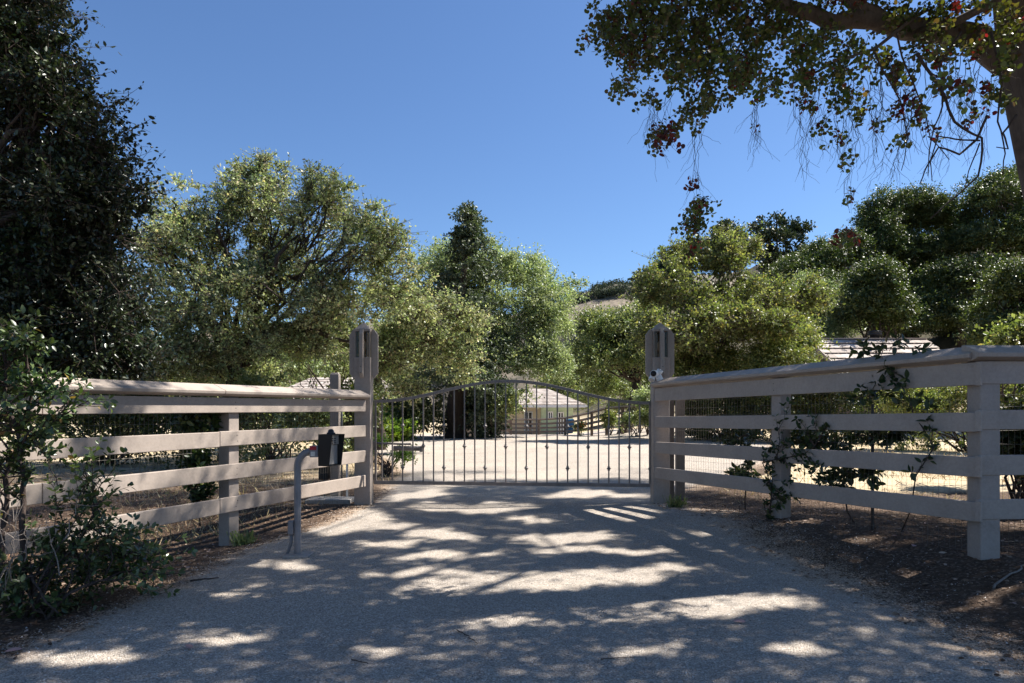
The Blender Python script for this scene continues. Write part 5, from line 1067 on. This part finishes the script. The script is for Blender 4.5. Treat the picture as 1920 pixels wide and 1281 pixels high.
for a in ((1238, 255, 6.1, 16, 24, 7), (1258, 235, 6.1, 10, 12, 3), (1700, 190, 5.6, 14, 26, 4), (1810, 165, 5.4, 14, 18, 3), (1760, 150, 5.4, 22, 22, 4), (1850, 160, 5.4, 12, 12, 2), (1720, 205, 5.6, 12, 18, 3), (1700, 262, 5.8, 14, 14, 2)): spray(*a, red=.4, ls=.047)
for a in ((1870, 180, 5.7, 14, 26, 5), (1770, 100, 5.8, 24, 30, 6), (1880, 110, 6.0, 16, 30, 5), (1685, 130, 6.0, 16, 30, 5), (1590, 445, 5.9, 11, 20, 4)): spray(*a, red=.1, ls=.05)
# the long hanging strand and thin bare twigs
def hang(u0, v0, u1, v1, Y, n=3, r=.0022, sub=4, sl=.3, leafn=0):
    for q in range(n):
        a = pt(u0+rng.normal()*6, v0, Y+rng.normal()*.08); b_ = pt(u1+rng.normal()*7, v1+rng.normal()*10, Y+rng.normal()*.08); P = curve_pts(a, b_, 12, .09); tw.tube(P, [r*(1.25-.75*i/11) for i in range(12)], 4, False)
        for s in range(sub):
            i = rng.integers(2, 11); d = nrm(np.array([rng.normal()*.6, rng.normal()*.5, -1])); tw.tube(curve_pts(P[i], P[i]+d*sl*rng.uniform(.4, 1.2), 6, .15), [r*.7]*3+[r*.5]*3, 3, False)
hang(1305, 225, 1308, 360, 6.1, 4, sub=5); spray(1306, 395, 6.1, 15, 28, 14, ls=.037, red=.15, droop=.7); spray(1303, 430, 6.1, 13, 26, 12, ls=.037, red=.15, droop=.7); spray(1304, 465, 6.1, 9, 24, 8, ls=.037, red=.15, droop=.7); spray(1306, 340, 6.1, 8, 14, 2, ls=.04, red=.4)
hang(1225, 175, 1215, 260, 6.1, 4); hang(1260, 170, 1225, 270, 6.1, 3); hang(1420, 180, 1412, 275, 6.1, 4, sub=5); spray(1414, 240, 6.1, 10, 8, 1, ls=.035)
for u in range(1490, 1640, 15): hang(u, 140, u+rng.normal()*16, 250+rng.uniform(-10, 80), 6.1+rng.normal()*.15, 2, sub=6, sl=.25)
for u in range(1640, 1900, 20): hang(u, 110, u+rng.normal()*18, 220+rng.uniform(-10, 110), 5.9+rng.normal()*.2, 2, .0025, sub=6, sl=.28)
for u, v in ((1520, 200), (1545, 230), (1570, 260), (1640, 230), (1675, 210), (1745, 240), (1825, 215), (1500, 190), (1610, 215), (1585, 300)): spray(u, v, 6.0, 10, 16, 3, ls=.04, red=.2)
hang(1595, 200, 1600, 400, 6.0, 3, sub=5, sl=.2); spray(1602, 360, 6.0, 8, 20, 2, ls=.04, red=.4)
hang(1700, 220, 1680, 330, 6.0, 3, sub=6); hang(1650, 200, 1640, 330, 6.0, 2, sub=6)
for pts_, r in (([(1800, 60), (1765, 120), (1770, 200), (1745, 260), (1740, 330)], .006), ([(1720, 100), (1760, 160), (1790, 230), (1840, 260), (1835, 330), (1790, 370), (1745, 410)], .008), ([(1850, 218), (1830, 262), (1800, 290), (1760, 275), (1740, 310), (1725, 345)], .007),
                ([(1840, 262), (1790, 262), (1760, 255), (1745, 300), (1748, 340)], .005), ([(1860, 60), (1880, 150), (1870, 230), (1885, 290), (1880, 330)], .006), ([(1905, 215), (1880, 250), (1890, 280), (1868, 276)], .006), ([(1680, 60), (1695, 130), (1730, 200), (1745, 260), (1780, 300)], .005), ([(1836, 270), (1815, 320), (1810, 350)], .004), ([(1640, 100), (1690, 190), (1700, 260), (1690, 320)], .005)):
    gl([pt(u, v, 5.6) for u, v in pts_], r*1.6, r*.6, 6, tw)
# high crown: leaf masses whose gaps let the sun reach the gravel where the photo shows sun flecks
lit = [(1170, 1146, 330, 25, -3), (985, 1092, 270, 20, -3), (830, 1043, 125, 8, -1), (800, 1075, 115, 8, -1), (1130, 1033, 140, 7, 1), (1250, 1067, 75, 9, -2), (1050, 1011, 115, 12, -1), (745, 1019, 65, 7, 0), (830, 1003, 70, 11, 0), (880, 953, 120, 10, 0),
       (770, 930, 65, 8, 0), (1110, 928, 90, 7, 0), (1155, 960, 80, 15, 0), (1205, 1220, 80, 10, -7), (1500, 1216, 50, 15, -5), (620, 992, 60, 13, 0), (650, 968, 75, 20, -3), (715, 1222, 48, 9, 0), (420, 1200, 80, 11, -3), (480, 1118, 90, 13, 0), (140, 1238, 125, 15, 0), (520, 1062, 55, 11, 0),
       (570, 1150, 60, 10, 0), (700, 985, 80, 8, 0), (1000, 975, 60, 6, 0), (1330, 1000, 30, 4, 0), (1700, 1090, 60, 7, -10), (1830, 1130, 60, 9, -20), (1490, 985, 40, 6, -10), (1600, 1020, 40, 6, -20), (1330, 958, 30, 6, 0), (1660, 1240, 34, 6, 0), (740, 1130, 50, 8, 0), (90, 1075, 110, 40, 0), (-260, 1170, 170, 70, 0), (-60, 1010, 80, 40, 0), (250, 1095, 60, 12, -8), (-300, 1010, 160, 40, 0)]
def litmask(G):
    u = CX+G[:, 0]/np.maximum(G[:, 1], .5)*F; v = CY+(H-gz(G[:, 0], G[:, 1]))/np.maximum(G[:, 1], .5)*F
    u = u+14*np.sin(v*.11+u*.013)+8*np.sin(u*.05); v = v+3.5*np.sin(u*.041)+2*np.sin(u*.11+v*.2)
    m = np.zeros(len(G))
    for cx, cy_, rx, ry, an in lit:
        c_, s_ = math.cos(R(an)), math.sin(R(an)); du, dv = u-cx, v-cy_; a = (du*c_+dv*s_)/rx; b_ = (-du*s_+dv*c_)/ry; m = np.maximum(m, sstep(1.25, .8, np.hypot(a, b_)))
    return m
def hmin(Yg): return np.maximum(5.6, (1.42+.62*Yg+.55)/(1-.30*.62))
NC = 20000
G = np.stack([rng.uniform(-12, 7.0, NC), rng.uniform(0.5, 15.2, NC)], 1)
Hh = hmin(G[:, 1])+rng.uniform(0.1, 2.6, NC)*np.where(G[:, 0] < -4, 1.6, 1)
zg = gz(G[:, 0], G[:, 1]); tt = (Hh-zg)/SUN[2]; C = np.stack([G[:, 0]+SUN[0]*tt, G[:, 1]+SUN[1]*tt, Hh], 1)
sL, sR = sides(G[:, 0], G[:, 1]); keep = np.ones(NC)
keep = np.where(sL > -.3, .5*(np.sin(G[:, 0]*2.1+1.0)*np.sin(G[:, 1]*1.9) > -.15), keep); keep = np.where((G[:, 1] > 11.6) & (sL < .3) & ((G[:, 0] < -1.0) | (G[:, 1] > 13.3) | (G[:, 0] > 3)), 0, keep); keep = np.where((sR > 1.6) & (G[:, 1] > 6.0), .02, keep)
C = C[rng.random(NC) < keep]; per = 34
P = np.repeat(C, per, 0)+rng.normal(size=(len(C)*per, 3))*np.array([.20, .20, .20])
tt = P[:, 2]/SUN[2]; G2 = P[:, :2]-SUN[:2]*tt[:, None]
u = CX+P[:, 0]/P[:, 1]*F; v = CY-(P[:, 2]-H)/P[:, 1]*F
ok = (rng.random(len(P)) > litmask(G2)*.985) & ((v < -25) | (u > 1960)) & (P[:, 1] > 1); P = P[ok]
L.add(P, nrm(rdir(len(P))+[0, 0, -.5]), nrm(rdir(len(P))+SUN*.5), .088*rng.uniform(.7, 1.25, len(P)), 'quad')
L.build('crown', M['l_gum'], gum); LR.build('red_leaves', M['l_red'], gum); tw.build('twigs', M['twig'], gum)

# ------------------------------------------------------------------ small things on the ground
def scatter_leaves(n, fx, fy, ok, size, lift=.006, tilt=.5, kind='oval'):
    x = fx(n); y = fy(n); m = ok(x, y); x, y = x[m], y[m]; n = len(x); P = np.stack([x, y, gz(x, y)+lift+rng.uniform(0, .012, n)], 1); a = rng.uniform(0, 6.28, n)
    ax = np.stack([np.cos(a), np.sin(a), rng.normal(size=n)*.2*tilt], 1); return P, ax, nrm(rdir(n)*tilt+[0, 0, 1]), size*rng.uniform(.5, 1.25, n), kind
L = Leaves()
def okl(x, y):
    sL, sR = sides(x, y); xl, xr = edges(y); return ((x < xl+.15) & (y < 12)) | ((x > xr-.35) & (y < 11)) & (rng.random(len(x)) < .8)
L.add(*scatter_leaves(26000, lambda n: rng.uniform(-7, 6.5, n), lambda n: rng.uniform(2.5, 12, n), okl, .040))
tag(L.build('leaf_litter', M['litter']), 'brown leaf litter along both fences at the driveway edges', 'leaf litter', None, 'stuff')
L = Leaves(); n = 42000; x = rng.uniform(-14, 14, n); y = 7.5+22*rng.random(n)**1.5; sL, sR = sides(x, y); xl, xr = edges(y)
m = (((sL > .6) & (x < xl)) | ((sR > 1.2) & (x > xr+.6) & (y > 9))) & (np.sin(x*1.3+y*.7)+np.sin(x*.6-y*1.1)+rng.normal(size=n)*.8 > -.3); x, y = x[m], y[m]; n = len(x)
L.add(np.stack([x, y, gz(x, y)-.004], 1), nrm(rdir(n)*.9+[0, 0, 1]), rdir(n), rng.uniform(.05, .15, n), 'needle')
tag(L.build('dry_grass', M['straw']), 'dry straw coloured grass in the fields behind both fences', 'grass', None, 'stuff')
# loose gravel standing proud of the driveway
n = 34000; y = 2.6+8.4*rng.random(n)**1.7; xl, xr = edges(y); x = xl-.45+(xr-xl+1.3)*rng.random(n); e = f_edge(x, y); m = rng.random(n) > np.clip(e-.45, 0, 1)*1.2; x, y = x[m], y[m]; n = len(x)
T8 = np.array([[1, 0, 0], [0, 1, 0], [-1, 0, 0], [0, -1, 0], [0, 0, 1.0], [.5, .5, .55], [-.5, .4, .6]])[:5]; s = rng.uniform(.0035, .0085, n); rot = rng.uniform(0, 6.28, n); sq = rng.uniform(.6, 1.2, (n, 3))
V = T8[None]*sq[:, None]*s[:, None, None]; V[:, 4, :2] += rng.normal(size=(n, 2))*s[:, None]*.35; c_, s_ = np.cos(rot)[:, None], np.sin(rot)[:, None]; V = np.stack([V[..., 0]*c_-V[..., 1]*s_, V[..., 0]*s_+V[..., 1]*c_, V[..., 2]], -1)+np.stack([x, y, gz(x, y)+.003], 1)[:, None]
f = np.array([0, 1, 4, 1, 2, 4, 2, 3, 4, 3, 0, 4]); idx = (np.arange(n)[:, None]*5+f[None]).ravel(); tag(raw_mesh('loose_gravel', V.reshape(-1, 3), np.full(n*4, 3), idx, M['stone']), 'loose gravel stones lying on the driveway', 'gravel', None, 'stuff')
# fallen leaves and twigs one can count
def fallen(u, v, name, lab, mat, size, grp):
    zz = 0.0; Y = (H-zz)*F/(v-CY)
    for q in range(4): zz = gzs(gx(u, Y), Y); Y = (H-zz)*F/(v-CY)
    L = Leaves(); p = np.array([[gx(u, Y), Y, zz+.016]]); a = rng.uniform(0, 6.28); L.add(p, np.array([[math.cos(a), math.sin(a), .12]]), nrm(rdir(1)*.35+[0, 0, 1]), size, 'fine'); o = L.build(name, M[mat]); tag(o, lab, 'leaf', grp)
for u, v in ((355, 1222), (42, 1222), (1398, 1170), (1712, 1028), (1688, 1008), (1560, 1003)): fallen(u, v, 'fallen_leaf', 'pinkish fallen leaf lying flat on the ground beside the fences', 'pinkleaf', .085, 'pink fallen leaves')
for u, v in ((855, 1152), (655, 1218), (1745, 1035), (1760, 1040), (1775, 1092), (1510, 972), (1475, 1000), (1610, 1060), (430, 1026), (1690, 995), (1240, 1120)): fallen(u, v, 'fallen_leaf', 'pale dry fallen leaf lying on the gravel or bark litter', 'paleleaf', .07, 'pale fallen leaves')
def stick(u0, v0, u1, v1, lab, r=.006, mat='twig', nm='fallen_twig'):
    A = []
    for u, v in ((u0, v0), (u1, v1)):
        zz = 0.0
        for q in range(4): Y = (H-zz)*F/(v-CY); zz = gzs(gx(u, Y), Y)
        A.append(np.array([gx(u, Y), Y, zz+.014]))
    P = curve_pts(A[0], A[1], 9, .10); P[:, 2] = gz(P[:, 0], P[:, 1])+.012; mb = MB(); mb.tube(P, [r*(1-.5*i/8) for i in range(9)], 6); tag(mb.build(nm, M[mat]), lab, 'twig')
stick(860, 1185, 895, 1210, 'thin curved twig lying on the gravel below the broad sunlit patch', .004); stick(355, 1092, 410, 1086, 'dark twig on the gravel right of the sprawling bush', .008); stick(1858, 1085, 1925, 1060, 'pale bare stick on the soil below the right corner post', .010, 'twig_pale'); stick(660, 1240, 690, 1248, 'short thin twig on the gravel near the bottom edge of the photo', .004); stick(1130, 1240, 1190, 1236, 'long thin twig on the gravel below the small sun fleck', .003)

# ------------------------------------------------------------------ light, sky, camera
w = bpy.data.worlds.new('World'); scene.world = w; w.use_nodes = True; nt = w.node_tree
sky = nt.nodes.new('ShaderNodeTexSky'); sky.sky_type = 'NISHITA'; sky.sun_disc = False
el = math.asin(SUN[2]); sky.sun_elevation = el; sky.sun_rotation = math.atan2(SUN[0], SUN[1]); sky.altitude = 200; sky.air_density = 1.0; sky.dust_density = 0.4; sky.ozone_density = 2.5
bg = nt.nodes['Background']; bg.inputs['Strength'].default_value = 0.066; hs = nt.nodes.new('ShaderNodeMix'); hs.data_type = 'RGBA'; hs.blend_type = 'MULTIPLY'; hs.inputs[0].default_value = 1.0; hs.inputs[7].default_value = (0.685, 0.84, 1.03, 1)
nt.links.new(sky.outputs[0], hs.inputs[6]); nt.links.new(hs.outputs[2], bg.inputs[0])
sl_ = bpy.data.lights.new('Sun', 'SUN'); sl_.energy = 5.0; sl_.angle = R(0.53); sl_.color = (1.0, 0.955, 0.885)
so = bpy.data.objects.new('Sun', sl_); COL.objects.link(so); so.location = (20, 10, 30); so.rotation_euler = Vector(SUN).to_track_quat('Z', 'Y').to_euler()
cam = bpy.data.cameras.new('Camera'); cam.lens = 24; cam.sensor_width = 36; cam.clip_end = 5000; cam.clip_start = .05; cam.shift_y = (CY-640.5)/1920
co = bpy.data.objects.new('Camera', cam); COL.objects.link(co); co.location = (0, 0, H); co.rotation_euler = (math.pi/2, 0, 0); scene.camera = co
vs = scene.view_settings; vs.view_transform = 'Standard'; vs.look = 'None'; vs.exposure = 1.22; vs.gamma = 1.0
scene.cycles.max_bounces = 6; scene.cycles.diffuse_bounces = 3; scene.cycles.glossy_bounces = 2; scene.cycles.transmission_bounces = 4; scene.cycles.transparent_max_bounces = 12; scene.cycles.use_denoising = True; scene.cycles.denoiser = 'OPENIMAGEDENOISE'; scene.cycles.denoising_input_passes = 'RGB_ALBEDO_NORMAL'; scene.cycles.denoising_prefilter = 'ACCURATE'
